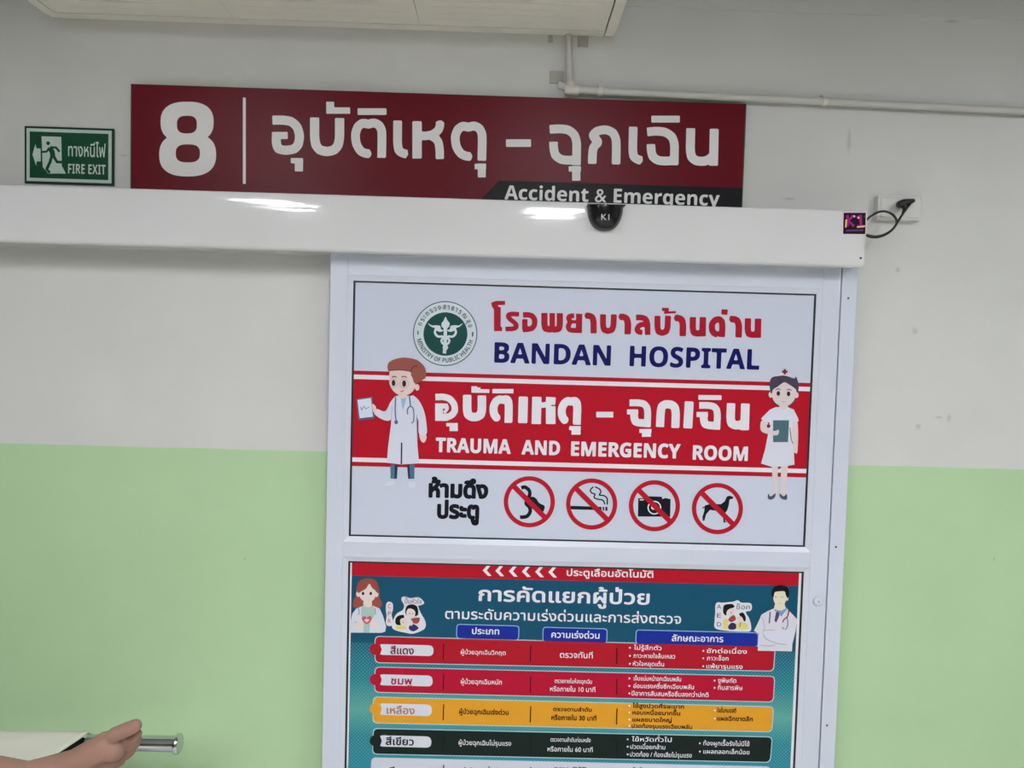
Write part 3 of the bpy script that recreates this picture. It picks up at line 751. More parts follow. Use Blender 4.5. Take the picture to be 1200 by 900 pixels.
# four prohibition symbols
RING = mat('prohibition_red', (178, 24, 42), 0.4)
def symbol(cx, cy, off, k, draw):
    Q = Print(PY, off, k, 0.0003, 0.00012)
    X, Y_ = (cx-off[0])*k, (cy-off[1])*k
    draw(Q)
    Q.ring(X, Y_, 30*k, 24.8*k, RING)
    d = 25.5*k*0.7071; Q.line([(X-d, Y_-d), (X+d, Y_+d)], 6.2*k, RING, False)
    return Q.mb.build('prohibition_symbol', hs)
def s1(Q):
    Q.line([(725, 160), (750, 155), (778, 175), (785, 205), (770, 240), (760, 270), (785, 300), (785, 335), (760, 362), (716, 366)], 26, M_ink)
    Q.shape([(800, 222), (830, 235), (850, 265), (890, 290), (872, 335), (830, 320), (790, 300), (755, 280), (765, 245)], M_ink)
symbol(620.3, 588, (490, 545), 6, s1)['label'] = 'no pulling hand symbol'
def s2(Q):
    Q.shape([(-88, 272), (142, 280), (142, 302), (-88, 296)], M_ink, False)
    Q.shape([(150, 280), (160, 280), (160, 304), (150, 304)], M_ink, False); Q.shape([(168, 280), (182, 280), (182, 306), (168, 306)], M_ink, False)
    Q.line([(88, 145), (68, 165), (75, 185), (98, 195), (92, 215), (115, 228), (150, 235), (165, 262)], 9, M_ink); Q.line([(98, 145), (128, 160), (138, 180), (128, 200), (160, 205), (180, 225), (180, 265)], 9, M_ink)
symbol(693.3, 590.6, (680, 545), 5.714, s2)['label'] = 'no smoking symbol'
def s3(Q):
    Q.shape([(388, 222), (430, 222), (440, 208), (545, 212), (550, 228), (570, 220), (605, 228), (602, 346), (386, 344)], M_ink, False)
    Q.ring(496, 285, 46, 38, M_vwht, 40); Q.ell(496, 285, 30, 30, M_ink); Q.ell(490, 283, 16, 16, M_vwht); Q.line([(398, 232), (425, 232)], 8, M_vwht, False)
symbol(766.8, 592.6, (680, 545), 5.714, s3)['label'] = 'no photography symbol'
def s4(Q):
    Q.shape([(840, 268), (880, 258), (940, 262), (965, 245), (982, 210), (1000, 205), (1026, 214), (1020, 226), (1000, 230), (995, 265), (985, 300), (965, 330), (968, 370), (978, 382), (960, 386), (955, 345), (945, 312), (900, 305), (868, 300), (842, 330), (832, 372), (820, 374), (818, 345), (830, 310), (832, 285), (822, 278), (815, 292)], M_ink, False)
symbol(840.7, 596, (680, 545), 5.714, s4)['label'] = 'no dogs symbol'

# ------------------------------------------------------------------ triage poster on the lower panel
def poster_material():
    m = bpy.data.materials.new('teal_poster_print'); m.use_nodes = True; nt = m.node_tree; N = nt.nodes.new; L = nt.links.new; p = nt.nodes['Principled BSDF']
    tc = N('ShaderNodeTexCoord'); sep = N('ShaderNodeSeparateXYZ'); L(tc.outputs['Object'], sep.inputs[0])
    mr = N('ShaderNodeMapRange'); mr.inputs['From Min'].default_value = U(600, 1200, PY)[2]-lb; mr.inputs['From Max'].default_value = lt-lb
    L(sep.outputs['Z'], mr.inputs['Value'])
    r = N('ShaderNodeValToRGB'); e = r.color_ramp.elements
    zz = lambda py: (z(600, py)-z(600, 1200))/(lt-z(600, 1200))
    e[0].position = 0; e[0].color = lin((26, 104, 128))+(1,); e[1].position = 1; e[1].color = lin((20, 78, 106))+(1,)
    for py, c in ((900, (38, 128, 146)), (865, (40, 128, 140)), (835, (92, 160, 148)), (800, (34, 124, 136)), (770, (26, 104, 124)), (750, (20, 80, 104))):
        q_ = e.new(zz(py)); q_.color = lin(c)+(1,)
    L(mr.outputs[0], r.inputs[0])
    # scale-like pattern, two crossed wave sets
    w1 = N('ShaderNodeTexVoronoi'); w1.inputs['Scale'].default_value = 150; w1.inputs['Randomness'].default_value = 0.0
    mp = N('ShaderNodeMapping'); mp.inputs['Rotation'].default_value = (0, math.radians(45), 0); mp.inputs['Scale'].default_value = (1, 0, 1); L(tc.outputs['Object'], mp.inputs[0]); L(mp.outputs[0], w1.inputs['Vector'])
    g2 = N('ShaderNodeMath'); g2.operation = 'GREATER_THAN'; g2.inputs[1].default_value = 0.47; L(w1.outputs['Distance'], g2.inputs[0])
    below = N('ShaderNodeMath'); below.operation = 'LESS_THAN'; below.inputs[1].default_value = z(600, 757)-lb; L(sep.outputs['Z'], below.inputs[0])
    mu = N('ShaderNodeMath'); mu.operation = 'MULTIPLY'; L(g2.outputs[0], mu.inputs[0]); L(below.outputs[0], mu.inputs[1])
    mu2 = N('ShaderNodeMath'); mu2.operation = 'MULTIPLY'; mu2.inputs[1].default_value = 0.28; L(mu.outputs[0], mu2.inputs[0])
    mx = N('ShaderNodeMix'); mx.data_type = 'RGBA'; mx.inputs['B'].default_value = lin((120, 200, 205))+(1,); L(mu2.outputs[0], mx.inputs['Factor']); L(r.outputs[0], mx.inputs['A'])
    L(mx.outputs['Result'], p.inputs['Base Color']); p.inputs['Roughness'].default_value = 0.4; p.inputs['Specular IOR Level'].default_value = 0.15
    return m
M_post = poster_material()
po = thing('triage_poster', ((pl+pr)/2, PY, lb), 'teal patient triage poster with red, yellow and green rows on the lower door panel', 'poster')
q = MB(); q.box(pl+g, pr-g, PY, PY+0.003, lb+g, lt-0.003, M_vwht); q.build('sheet', po)
q = MB(); x0, x1 = pl+g+.005, pr-g-.008
q.add([(x0, PY-.0002, lb+g), (x1, PY-.0002, lb+g), (x1, PY-.0002, lt-.003), (x0, PY-.0002, lt-.003)], [(0, 1, 2, 3)], M_post); q.build('teal_ground', po)
zs = (z(411, 674.3)+z(936, 686.8))/2
q = MB(); q.add([(x0, PY-.0004, zs), (x1, PY-.0004, zs), (x1, PY-.0004, lt-.003), (x0, PY-.0004, lt-.003)], [(0, 1, 2, 3)], M_vred); q.build('red_strip', po)
K = Print(PY, (570, 640), 6, 0.0007, 0.00004)
for xc, yc in ((-27+3, 178-8), (62+3, 173), (160, 176), (252, 178), (345, 180), (437, 182)):
    xc -= 2
    K.shape([(xc, yc), (xc+36, yc-40), (xc+60, yc-40), (xc+28, yc), (xc+62, yc+38), (xc+36, yc+38)], M_vwht, False)
K.mb.build('arrow_chevrons', po)
def words(items, m=M_vwht, l=0.0007, bold=0.01, heavy=False, res=0.045):
    q = MB()
    for s_, a, b, h in items: text(q, s_, a, b, h, m, PY, l, bold, res=res)
    return q.build('lettering', po)
words([('ประตูเลื่อนอัตโนมัติ', (664, 674.5), (765.5, 677), 6.4)], bold=0.018)
words([('การคัดแยกผู้ป่วย', (560.5, 703.8), (761, 708.2), 12.9)], bold=0.022, res=0.03)
words([('ตามระดับความเร่งด่วนและการส่งตรวจ', (521.5, 724.6), (798, 731.2), 9.3)], bold=0.012)
# heading labels
BLUE = mat('print_royal_blue', (22, 44, 146), 0.4); RIMB = mat('print_pale_blue', (140, 178, 214), 0.4)
for (xa, ya, xb, yb), (s_, a, b) in (((535, 731, 608.7, 733), ('ประเภท', (553, 742.6), (585, 743.6))), ((636, 734.4, 712, 736.4), ('ความเร่งด่วน', (646, 747), (702.5, 748.3))), ((745, 737.6, 889, 741), ('ลักษณะอาการ', (787, 751), (847.5, 752.4)))):
    H = Print(PY, (0, 0), 1, 0.0005, 0.0001); hgt = 17
    H.rrect((xa, ya), (xb, yb), (xb-.5, yb+hgt), (xa-.5, ya+hgt), 4, RIMB); H.rrect((xa+1, ya+1), (xb-1, yb+1), (xb-1.5, yb+hgt-.6), (xa+.5, ya+hgt-.6), 3.5, BLUE)
    lab = H.mb.build('heading_label', po)
    q = MB(); text(q, s_, a, b, 6.0, M_vwht, PY, 0.0008, 0.02, res=0.045); o = q.build('lettering', lab)
RED1 = mat('row_red', (172, 20, 38), 0.4); RED2 = mat('row_crimson', (176, 14, 48), 0.4); YEL = mat('row_yellow', (220, 156, 40), 0.4); DGR = mat('row_dark_green', (20, 34, 30), 0.4); WRW = mat('row_white', (206, 210, 222), 0.4)
RIMW = mat('row_rim', (176, 204, 212), 0.45); PILL = mat('row_pill', (212, 216, 226), 0.45); BRN = mat('print_brown', (62, 26, 14), 0.45); MAR = mat('print_maroon', (110, 24, 40), 0.45); PLUM = mat('print_pink_red', (160, 30, 70), 0.45); ORG = mat('print_dull_orange', (176, 124, 90), 0.45); DKL = mat('print_dark_divider', (70, 10, 22), 0.45)
rows = [
 dict(m=RED1, q=((439, 745), (909, 757.2), (907, 787), (439, 777)), pill=(754.6, 767.4, 508), name=('สีแดง', (457.5, 766), (485, 766.6), MAR), ink=M_vwht, div=DKL,
      c1=[('ผู้ป่วยฉุกเฉินวิกฤต', (540, 766.2), (592.5, 767.4), 4.6)], c2=[('ตรวจทันที', (656, 770.4), (694.5, 771.3), 6.2)],
      c3=[('ไม่รู้สึกตัว', (742.5, 761), (775, 761.8), 4.6), ('ภาวะหายใจล้มเหลว', (742, 770.5), (791, 771.6), 4.6), ('หัวใจหยุดเต้น', (741.5, 779.8), (778, 780.7), 4.6)], bx=738,
      c4=[('ชักต่อเนื่อง', (828, 764.8), (875, 766), 4.6), ('ภาวะช็อก', (828, 773.4), (853.5, 774), 4.6), ('แพ้ยารุนแรง', (827.5, 782.8), (870, 783.8), 4.6)], bx4=824),
 dict(m=RED2, q=((439, 781), (908.5, 792), (906.5, 823.2), (438.5, 811.7)), pill=(790, 803, 507), name=('ชมพู', (458, 801.5), (483, 802), PLUM), ink=M_vwht, div=DKL,
      c1=[('ผู้ป่วยฉุกเฉินหนัก', (540, 801), (588, 802), 5)], c2=[('ตรวจภายในห้องฉุกเฉิน', (650, 800), (693.5, 801), 4.4), ('หรือภายใน 10 นาที', (644.5, 809.6), (697.5, 810.8), 5)],
      c3=[('เจ็บแน่นหน้าอกเฉียบพลัน', (742.5, 797), (798, 798.3), 4.6), ('อ่อนแรงครึ่งซีกเฉียบพลัน', (742, 805.8), (813, 807.5), 4.6), ('มีอาการสับสนหรือซึมลงกว่าปกติ', (740, 814.6), (830, 816.8), 4.8)], bx=737.5,
      c4=[('งูพิษกัด', (841, 799.6), (862.5, 800), 4.8), ('กินสารพิษ', (841, 808), (870, 808.6), 4.8)], bx4=837.3),
 dict(m=YEL, q=((437, 816), (907, 827.6), (905, 858.2), (436.5, 847.6)), pill=(824, 837.8, 506), name=('เหลือง', (453, 836), (486, 836.7), ORG), ink=BRN, div=BRN,
      c1=[('ผู้ป่วยฉุกเฉินเร่งด่วน', (538, 836.2), (596, 837.4), 5)], c2=[('ตรวจตามลำดับ', (648, 832.8), (693.5, 833.8), 4), ('หรือภายใน 30 นาที', (646, 843.2), (699, 844.3), 5)],
      c3=[('ไข้สูงปวดศีรษะมาก', (741, 829), (801.5, 830.4), 4.4), ('หอบเหนื่อยมากขึ้น', (741, 837), (797, 838.2), 4.4), ('แผลขนาดใหญ่', (741, 845.2), (787, 846.2), 4.4), ('ปวดท้องรุนแรงเฉียบพลัน', (740, 852.6), (811, 854), 4.2)], bx=737.5,
      c4=[('ใจสั่นหมดสติ', (840, 834.4), (862.5, 835), 4.6), ('แผลฉีกขาดลึก', (840, 844), (882, 845), 4.6)], bx4=837.5),
 dict(m=DGR, q=((437, 853), (905.5, 863), (903, 893.8), (436, 884)), pill=(861.4, 874.8, 505.5), name=('สีเขียว', (452, 872.5), (485, 873.2), M_ink), ink=M_vwht, div=M_ink,
      c1=[('ผู้ป่วยฉุกเฉินไม่รุนแรง', (537.5, 872.4), (599, 873.8), 5), ], c2=[('ตรวจตามลำดับก่อนหลัง', (645, 868.6), (692, 869.6), 4.4), ('หรือภายใน 60 นาที', (641.5, 880), (694.5, 881.2), 5)],
      c3=[('ไข้หวัดทั่วไป', (740, 868.3), (787, 869.3), 4.6), ('ปวดเมื่อยกล้าม', (738.5, 877), (779.5, 878), 4.6), ('ปวดท้อง / ท้องเสียไม่รุนแรง', (738, 886), (810.5, 887.6), 4.8)], bx=735.5,
      c4=[('ท้องผูกเรื้อรังไม่มีไข้', (824, 873), (878, 874.2), 4.8), ('แผลถลอกเล็กน้อย', (824, 882.6), (878, 883.8), 4.6)], bx4=820),
 dict(m=WRW, q=((435, 887.2), (903.5, 898), (901, 929), (434, 918)), pill=(897, 910, 504), name=('สีขาว', (456, 907.5), (481, 908), M_ink), ink=M_ink, div=M_ink,
      c1=[('ผู้ป่วยทั่วไป', (541, 906), (590, 907), 5.5)], c2=[('ตรวจ OPD', (649, 903.6), (688, 904.5), 5.5)], c3=[('นัดติดตามอาการ', (740, 904.4), (786, 905.3), 5.2)], bx=735, c4=[], bx4=820),
]
rl = ['red', 'crimson', 'yellow', 'dark green', 'white']
for R_, cn in zip(rows, rl):
    Q = Print(PY, (0, 0), 1, 0.0005, 0.00008)
    tl, tr, br, bl = (np.array(c) for c in R_['q'])
    Q.rrect(tl, tr, br, bl, 6, RIMW); o_ = 1.0
    Q.rrect(tl+(o_, o_), tr+(-o_, o_), br+(-o_, -o_), bl+(o_, -o_), 5.5, R_['m'])
    p0, p1, xr = R_['pill']; sl = 0.0255*62; r_ = (p1-p0)/2
    Q.rrect((443, p0), (xr, p0+sl), (xr, p1+sl-.2), (443, p1-.2), r_*.95, PILL)
    Q.shape([(440, p0-1), (445, p0-.6), (447.5, (p0+p1)/2), (445, p1+.6), (440, p1+1)], R_['m'], False)
    Q.ell(440, (p0+p1)/2-.2, 6.6, 6.6, R_['m'])
    for dx in (520, 622, 723):
        yy = tl[1]+(dx-439)*0.0245; Q.line([(dx, yy+7), (dx-.6, yy+26)], 1.4, R_['div'], False)
    for lst, bx, bm in ((R_['c3'], R_['bx'], M_vwht), (R_['c4'], R_['bx4'], M_vwht)):
        for s_, a, b, h in lst:
            if R_['m'] is not WRW: Q.ell(bx, a[1]-2.2, 1.1, 1.1, bm, n=10); Q.l -= Q.step
    row = Q.mb.build('triage_row', po); row['label'] = cn + ' triage row with white name tab'
    q = MB(); s_, a, b, nm = R_['name']; text(q, s_, a, b, 7.0, nm, PY, 0.0013, 0.022, res=0.045)
    q.build('lettering', row)
    for lst in (R_['c1'], R_['c2'], R_['c3'], R_['c4']):
        for s_, a, b, h in lst: q = MB(); text(q, s_, a, b, h*.9, R_['ink'], PY, 0.0013, 0.03 if R_['ink'] is BRN else 0.012, res=0.055); q.build('lettering', row)

# woman holding a heart (crop 400,660 x10)
RH = mat('print_auburn', (150, 74, 62), 0.45); SK3 = mat('print_fair_skin', (226, 212, 206), 0.45); MINT = mat('print_mint', (168, 196, 188), 0.45); HEART = mat('print_heart', (206, 84, 104), 0.45)
W = Print(PY, (400, 660), 10, 0.0006, 0.0001)
W.shape([(300, 180), (400, 200), (438, 280), (450, 400), (478, 470), (455, 515), (385, 525), (300, 500), (200, 520), (140, 510), (140, 440), (175, 380), (180, 280), (210, 210)], RH)
W.shape([(110, 680), (130, 590), (175, 530), (240, 505), (310, 490), (380, 500), (450, 530), (490, 620), (525, 740), (515, 800), (470, 815), (110, 812), (95, 780)], COAT, False)
W.shape([(238, 500), (380, 500), (395, 600), (340, 680), (330, 812), (260, 812), (255, 680), (230, 600)], MINT, False)
W.shape([(270, 440), (350, 440), (356, 495), (310, 515), (262, 495)], SK3)
W.ell(200, 360, 26, 34, SK3); W.ell(412, 362, 24, 34, SK3)
W.shape([(212, 330), (240, 270), (320, 235), (395, 280), (400, 350), (385, 420), (310, 462), (240, 425), (212, 375)], SK3)
W.shape([(195, 345), (195, 260), (250, 205), (330, 200), (420, 260), (430, 350), (400, 320), (360, 285), (330, 240), (290, 295), (240, 325)], RH)
W.ell(256, 353, 15, 20, EYE); W.ell(346, 353, 15, 20, EYE); W.line([(290, 420), (312, 428), (332, 420)], 6, SK)
W.line([(160, 690), (200, 690), (235, 690)], 12, COATL); W.shape([(160, 700), (240, 680), (265, 720), (220, 770), (165, 765)], SK3); W.shape([(440, 700), (360, 680), (335, 720), (385, 755), (435, 760)], SK3)
W.shape([(300, 712), (245, 660), (250, 625), (285, 622), (300, 640), (318, 620), (350, 622), (355, 660)], HEART); W.shape([(300, 690), (272, 660), (300, 650), (328, 660)], SK)
W.line([(200, 520), (212, 580), (190, 600)], 7, STE); W.line([(395, 520), (402, 600)], 7, STE)
W.mb.build('woman_picture', po)

# doctor with folded arms (crop 830,670 x9)
BHAIR = mat('print_black', (16, 16, 22), 0.45); PSK = mat('print_light_skin', (222, 216, 190), 0.45); GCOAT = mat('print_grey_white_coat', (214, 214, 222), 0.45); TIE = mat('print_tie', (92, 66, 104), 0.45); SBL = mat('print_shirt_blue', (118, 154, 196), 0.45); GLN = mat('print_coat_shade', (164, 166, 180), 0.45)
A = Print(PY, (830, 670), 9, 0.0016, 0.0001)
A.shape([(690, 385), (620, 415), (560, 450), (520, 540), (480, 620), (530, 650), (520, 830), (880, 838), (885, 760), (920, 620), (935, 500), (880, 440), (820, 380)], GCOAT, False)
A.shape([(690, 400), (770, 470), (835, 380), (760, 370)], SBL, False)
A.shape([(712, 425), (740, 420), (748, 460), (715, 535), (695, 515), (705, 460)], TIE, False)
A.shape([(700, 340), (800, 330), (815, 385), (765, 410), (715, 400), (690, 380)], PSK, False)
A.ell(826, 280, 16, 24, PSK)
A.shape([(682, 260), (690, 200), (750, 185), (815, 200), (820, 270), (800, 340), (755, 362), (715, 350), (690, 310)], PSK)
A.shape([(668, 250), (672, 190), (710, 150), (770, 138), (830, 160), (850, 215), (835, 275), (815, 245), (800, 205), (740, 205), (700, 215), (685, 265)], BHAIR)
A.line([(698, 262), (720, 266)], 12, GLN, False); A.line([(768, 262), (790, 264)], 12, GLN, False); A.line([(735, 330), (765, 330)], 5, GLN, False)
A.line([(650, 420), (640, 540)], 15, STE); A.line([(850, 400), (830, 470), (795, 500), (780, 530)], 12, CROSS); A.line([(828, 480), (835, 560), (800, 610), (778, 580)], 9, STE)
A.shape([(580, 615), (700, 600), (830, 610), (900, 640), (870, 730), (800, 770), (700, 740), (610, 700), (570, 660)], COAT); A.line([(575, 650), (610, 705), (720, 750), (820, 765)], 8, GLN); A.line([(570, 640), (590, 615), (700, 610)], 6, GLN)
A.line([(545, 770), (640, 780), (700, 765)], 7, GLN); A.line([(560, 470), (590, 560), (580, 620)], 6, GLN)
A.mb.build('doctor_picture', po)['label'] = 'dark-haired doctor with folded arms'

# two small first-aid stickers with plain cartoon helpers
STW = mat('sticker_white', (220, 222, 228), 0.45); YELP = mat('print_pale_yellow', (222, 210, 120), 0.45); VIO = mat('print_violet', (52, 44, 96), 0.45)
T = Print(PY, (400, 660), 10, 0.0006, 0.0001)
T.shape([(560, 450), (600, 470), (605, 540), (590, 600), (605, 680), (590, 730), (540, 730), (522, 690), (530, 620), (522, 540), (530, 470)], STW)
T.shape([(715, 395), (760, 390), (810, 408), (900, 398), (950, 430), (970, 470), (920, 495), (900, 500), (930, 580), (985, 680), (985, 750), (940, 790), (840, 825), (760, 815), (650, 790), (595, 750), (610, 660), (650, 590), (720, 545), (735, 490), (705, 430)], STW)
T.shape([(640, 640), (680, 610), (735, 610), (730, 680), (740, 720), (700, 725), (650, 720), (632, 690)], BHAIR)
T.shape([(690, 665), (730, 640), (780, 660), (790, 700), (750, 745), (705, 735)], SK3); T.shape([(635, 740), (700, 730), (760, 750), (750, 775), (660, 770)], YELP)
T.shape([(750, 560), (770, 500), (830, 480), (890, 510), (900, 600), (850, 620), (770, 615)], BHAIR); T.shape([(762, 580), (790, 530), (850, 545), (868, 590), (840, 640), (785, 640)], SK3)
T.ell(800, 590, 6, 7, EYE); T.ell(840, 590, 6, 7, EYE); T.ell(728, 690, 6, 5, EYE)
T.shape([(800, 660), (850, 640), (920, 640), (900, 700), (840, 700)], BLUSH); T.shape([(795, 740), (840, 710), (905, 755), (850, 795), (800, 775)], VIO); T.line([(800, 650), (830, 690), (820, 730)], 18, SK3)
for i, ch in enumerate('CPR'): text(T.mb, ch, (400+54.6-0, 660+52.5+i*8.6), (400+58.4, 660+52.6+i*8.6), 5.2, HEART, PY, T.l, 0.0)
text(T.mb, 'ปั๊มหัวใจ', (474.5, 706.6), (494, 707.4), 4.2, TIE, PY, T.l+.0001, 0.0)
T.mb.build('first_aid_sticker', po)['label'] = 'CPR sticker with two helpers'
T = Print(PY, (830, 670), 9, 0.0006, 0.0001)
T.shape([(75, 350), (100, 322), (150, 325), (260, 315), (310, 300), (350, 325), (440, 330), (460, 370), (445, 410), (395, 425), (430, 490), (450, 560), (445, 620), (380, 632), (160, 618), (70, 590), (66, 520), (72, 430)], STW)
T.shape([(155, 400), (170, 350), (250, 340), (275, 370), (230, 390), (200, 410), (190, 460), (160, 440)], BHAIR); T.shape([(195, 420), (235, 385), (275, 405), (275, 450), (230, 475), (195, 460)], SK3); T.ell(240, 430, 6, 7, EYE)
T.shape([(325, 445), (365, 430), (395, 480), (385, 525), (355, 490)], BHAIR); T.shape([(310, 470), (350, 475), (368, 520), (330, 540), (300, 510)], SK3)
T.shape([(160, 510), (205, 500), (210, 590), (160, 600)], YELP); T.shape([(210, 500), (265, 455), (290, 500), (240, 530)], BLUSH); T.shape([(210, 570), (250, 535), (300, 560), (280, 605), (220, 605)], VIO); T.shape([(300, 540), (400, 540), (410, 600), (310, 605)], YELP)
T.line([(340, 530), (330, 580)], 8, TIE)
for i, ch in enumerate('AED'): text(T.mb, ch, (830+9.9, 670+43+i*10.4), (830+14.8, 670+43.2+i*10.4), 5.4, TIE, PY, T.l, 0.0)
text(T.mb, 'ช็อค', (862.5, 713.6), (878.5, 714), 4.6, TIE, PY, T.l+.0001, 0.0)
T.mb.build('first_aid_sticker', po)['label'] = 'AED sticker with two helpers'

# ------------------------------------------------------------------ air conditioner above
M_ac = mat('aged_white_plastic', (236, 233, 221), 0.45, vary=0.03, vscale=6); M_acd = mat('dark_gap', (30, 30, 26), 0.8); M_acl = mat('white_plastic_flap', (236, 233, 221), 0.45, vary=0.02, vscale=10)
ax0, ax1 = U(50, 10, -0.045)[0], U(722, 34, -0.045)[0]; az = 2.692
ac = thing('air_conditioner', ((ax0+ax1)/2, 0, az), 'long off-white wall air conditioner above the red sign', 'air conditioner')
core = [(-0.02, az+0.01), (-0.05, az+0.008), (-0.275, az+0.008), (-0.30, az+0.04), (-0.30, az+0.24), (-0.27, az+0.28), (-0.02, az+0.28)]
shell = [(-0.0, az+0.004), (-0.045, az), (-0.20, az+0.001), (-0.262, az+0.012), (-0.298, az+0.04), (-0.310, az+0.09), (-0.308, az+0.25), (-0.28, az+0.288), (0.0, az+0.288)]
cap = 0.026; gap = 0.003
q = MB(); q.prism_x(core, ax0+cap, ax1-cap, M_acd); q.build('chassis', ac)
for a, b in ((ax0, ax0+cap), (ax1-cap, ax1)):
    q = MB(); q.prism_x(shell, a, b, M_ac); q.build('end_cap', ac, bevel=0.004)
xs = [ax0+cap+gap, U(265, 20, -0.1)[0], U(489, 22, -0.1)[0], ax1-cap-gap]
for a, b in zip(xs[:-1], xs[1:]):
    q = MB(); a_, b_ = a+gap/2*0.5, b-gap/2*0.5
    q.prism_x([(-0.045, az), (-0.20, az+0.001), (-0.25, az+0.008), (-0.25, az+0.012), (-0.045, az+0.006)], a_, b_, M_acl); o = q.build('louvre', ac, bevel=0.0012)
    q = MB()
    for yy in (-0.085, -0.12, -0.155, -0.19): q.box(a_+0.04, b_-0.04, yy-0.0012, yy+0.0012, az-0.0005, az+0.001, M_ac)
    q.build('rib', o)
q = MB(); q.prism_x([(-0.256, az+0.010), (-0.298, az+0.04), (-0.310, az+0.09), (-0.308, az+0.25), (-0.28, az+0.288), (0.0, az+0.288), (0.0, az+0.27), (-0.27, az+0.27), (-0.295, az+0.24), (-0.297, az+0.09), (-0.285, az+0.045), (-0.252, az+0.016)], ax0+cap+gap, ax1-cap-gap, M_ac); q.build('front_panel', ac)
q = MB(); q.prism_x([(0.0, az+0.004), (-0.043, az-0.001), (-0.043, az+0.01), (0.0, az+0.012)], ax0+cap+gap, ax1-cap-gap, M_ac); q.build('rear_edge', ac)

# ------------------------------------------------------------------ drain pipe
M_pvc = mat('grey_white_pvc', (198, 197, 190), 0.45, vary=0.03, vscale=12); M_pvcj = mat('pvc_joint', (214, 210, 200), 0.45); M_patch = mat('grey_patch', (168, 167, 156), 0.6)
py_ = -0.018
elb = U(668, 105, py_); end = U(1250, 132.5, py_); top = U(666.5, 20, py_)
pp = thing('drain_pipe', tuple(elb), 'thin white drain pipe from the air conditioner along the wall', 'pipe')
q = MB(); q.tube([(top[0], py_, az-0.002), (elb[0], py_, elb[2])], 0.0085, M_pvc, 16); q.build('vertical_pipe', pp)
en = np.array([XR-.03, py_, elb[2]+(end[2]-elb[2])*(XR-.03-elb[0])/(end[0]-elb[0])])
q = MB(); q.tube([elb, en], 0.0098, M_pvc, 16); q.build('horizontal_pipe', pp)
q = MB(); q.tube([elb+np.array([-.012, 0, .002]), elb+np.array([-.004, 0, 0]), elb+np.array([.022, 0, -.0003])], 0.0135, M_pvcj, 18); q.tube([elb+np.array([0, 0, -.004]), elb+np.array([0, 0, .018])], 0.0125, M_pvcj, 18); q.tube([elb+np.array([-.006, 0.002, .004]), elb+np.array([-.03, 0.006, .014])], 0.009, M_pvc, 14); q.build('elbow', pp)
dirv = (en-elb)/np.linalg.norm(en-elb)
for px in (703, 966):
    t_ = U(px, 115, py_)[0]-elb[0]; c = elb+dirv*t_
    q = MB(); q.tube([c-dirv*.006, c+dirv*.006], 0.0128, M_pvcj, 18); q.box(c[0]-.006, c[0]+.006, -0.02, 0, c[2]+.006, c[2]+.02, M_pvcj, .001); q.build('saddle_clip', pp)
for (px, py, w, h) in ((645, 46, .006, .01), (683, 49, .014, .014), (652, 91, .018, .016), (667, 92, .008, .014)):
    c = U(px, py, 0); q = MB(); q.box(c[0]-w, c[0]+w, -0.005, 0, c[2]-h, c[2]+h, M_patch, 0.001); q.build('grey_wall_patch', pp)  # grey marks on the wall, built as thin raised plates

# ------------------------------------------------------------------ wall socket, black cable
M_sock = mat('cream_socket_plastic', (206, 207, 202), 0.4)
c0, c1 = U(1029, 229, -0.022), U(1079, 259, -0.022)
so = thing('wall_socket', ((c0[0]+c1[0])/2, 0, c1[2]), 'pale surface-mounted socket box right of the door header', 'socket')
q = MB(); q.box(c0[0], c1[0], -0.022, 0, c1[2], c0[2], M_sock, 0.003); q.build('box', so)
q = MB(); q.box(c0[0]+.008, c1[0]-.006, -0.0245, -0.021, c1[2]+.007, c0[2]-.006, M_sock, 0.002); q.build('cover_plate', so)
M_cab = mat('black_rubber_cable', (14, 14, 14), 0.4)
def cp(x, y, d): return U(960+x/7.5, 200+y/7.5, d)
cb = thing('power_cable', tuple(cp(700, 430, -0.05)), 'looped black power cable and plug beside the white door header', 'cable')
pts = [cp(*p) for p in ((800, 290, -.05), (765, 335, -.055), (715, 410, -.06), (672, 480, -.062), (630, 530, -.062), (560, 572, -.06), (490, 586, -.058), (420, 570, -.056), (380, 500, -.055), (410, 440, -.054), (460, 395, -.052), (520, 365, -.05), (580, 358, -.05), (640, 382, -.05), (676, 425, -.052), (676, 470, -.054), (640, 520, -.056), (570, 562, -.056), (490, 578, -.056), (400, 560, -.056))]
q = MB(); q.tube(catmull(pts, 8, False), 0.0031, M_cab, 12); q.build('cord', cb)
q = MB(); q.tube([cp(832, 262, -.046), cp(815, 268, -.047), cp(780, 276, -.047), cp(740, 285, -.047), cp(705, 298, -.046), cp(690, 305, -.045)], 0, M_cab, 18, radii=[.0045, .0062, .0085, .0105, .0095, .005]); a = cp(745, 285, -.047); q.tube([a+np.array([0, .022, 0]), a], 0.010, M_cab, 16)
q.tube([cp(742, 300, -.047), cp(755, 340, -.052), cp(735, 372, -.056)], 0, M_cab, 12, radii=[.009, .006, .0036]); q.build('plug', cb)

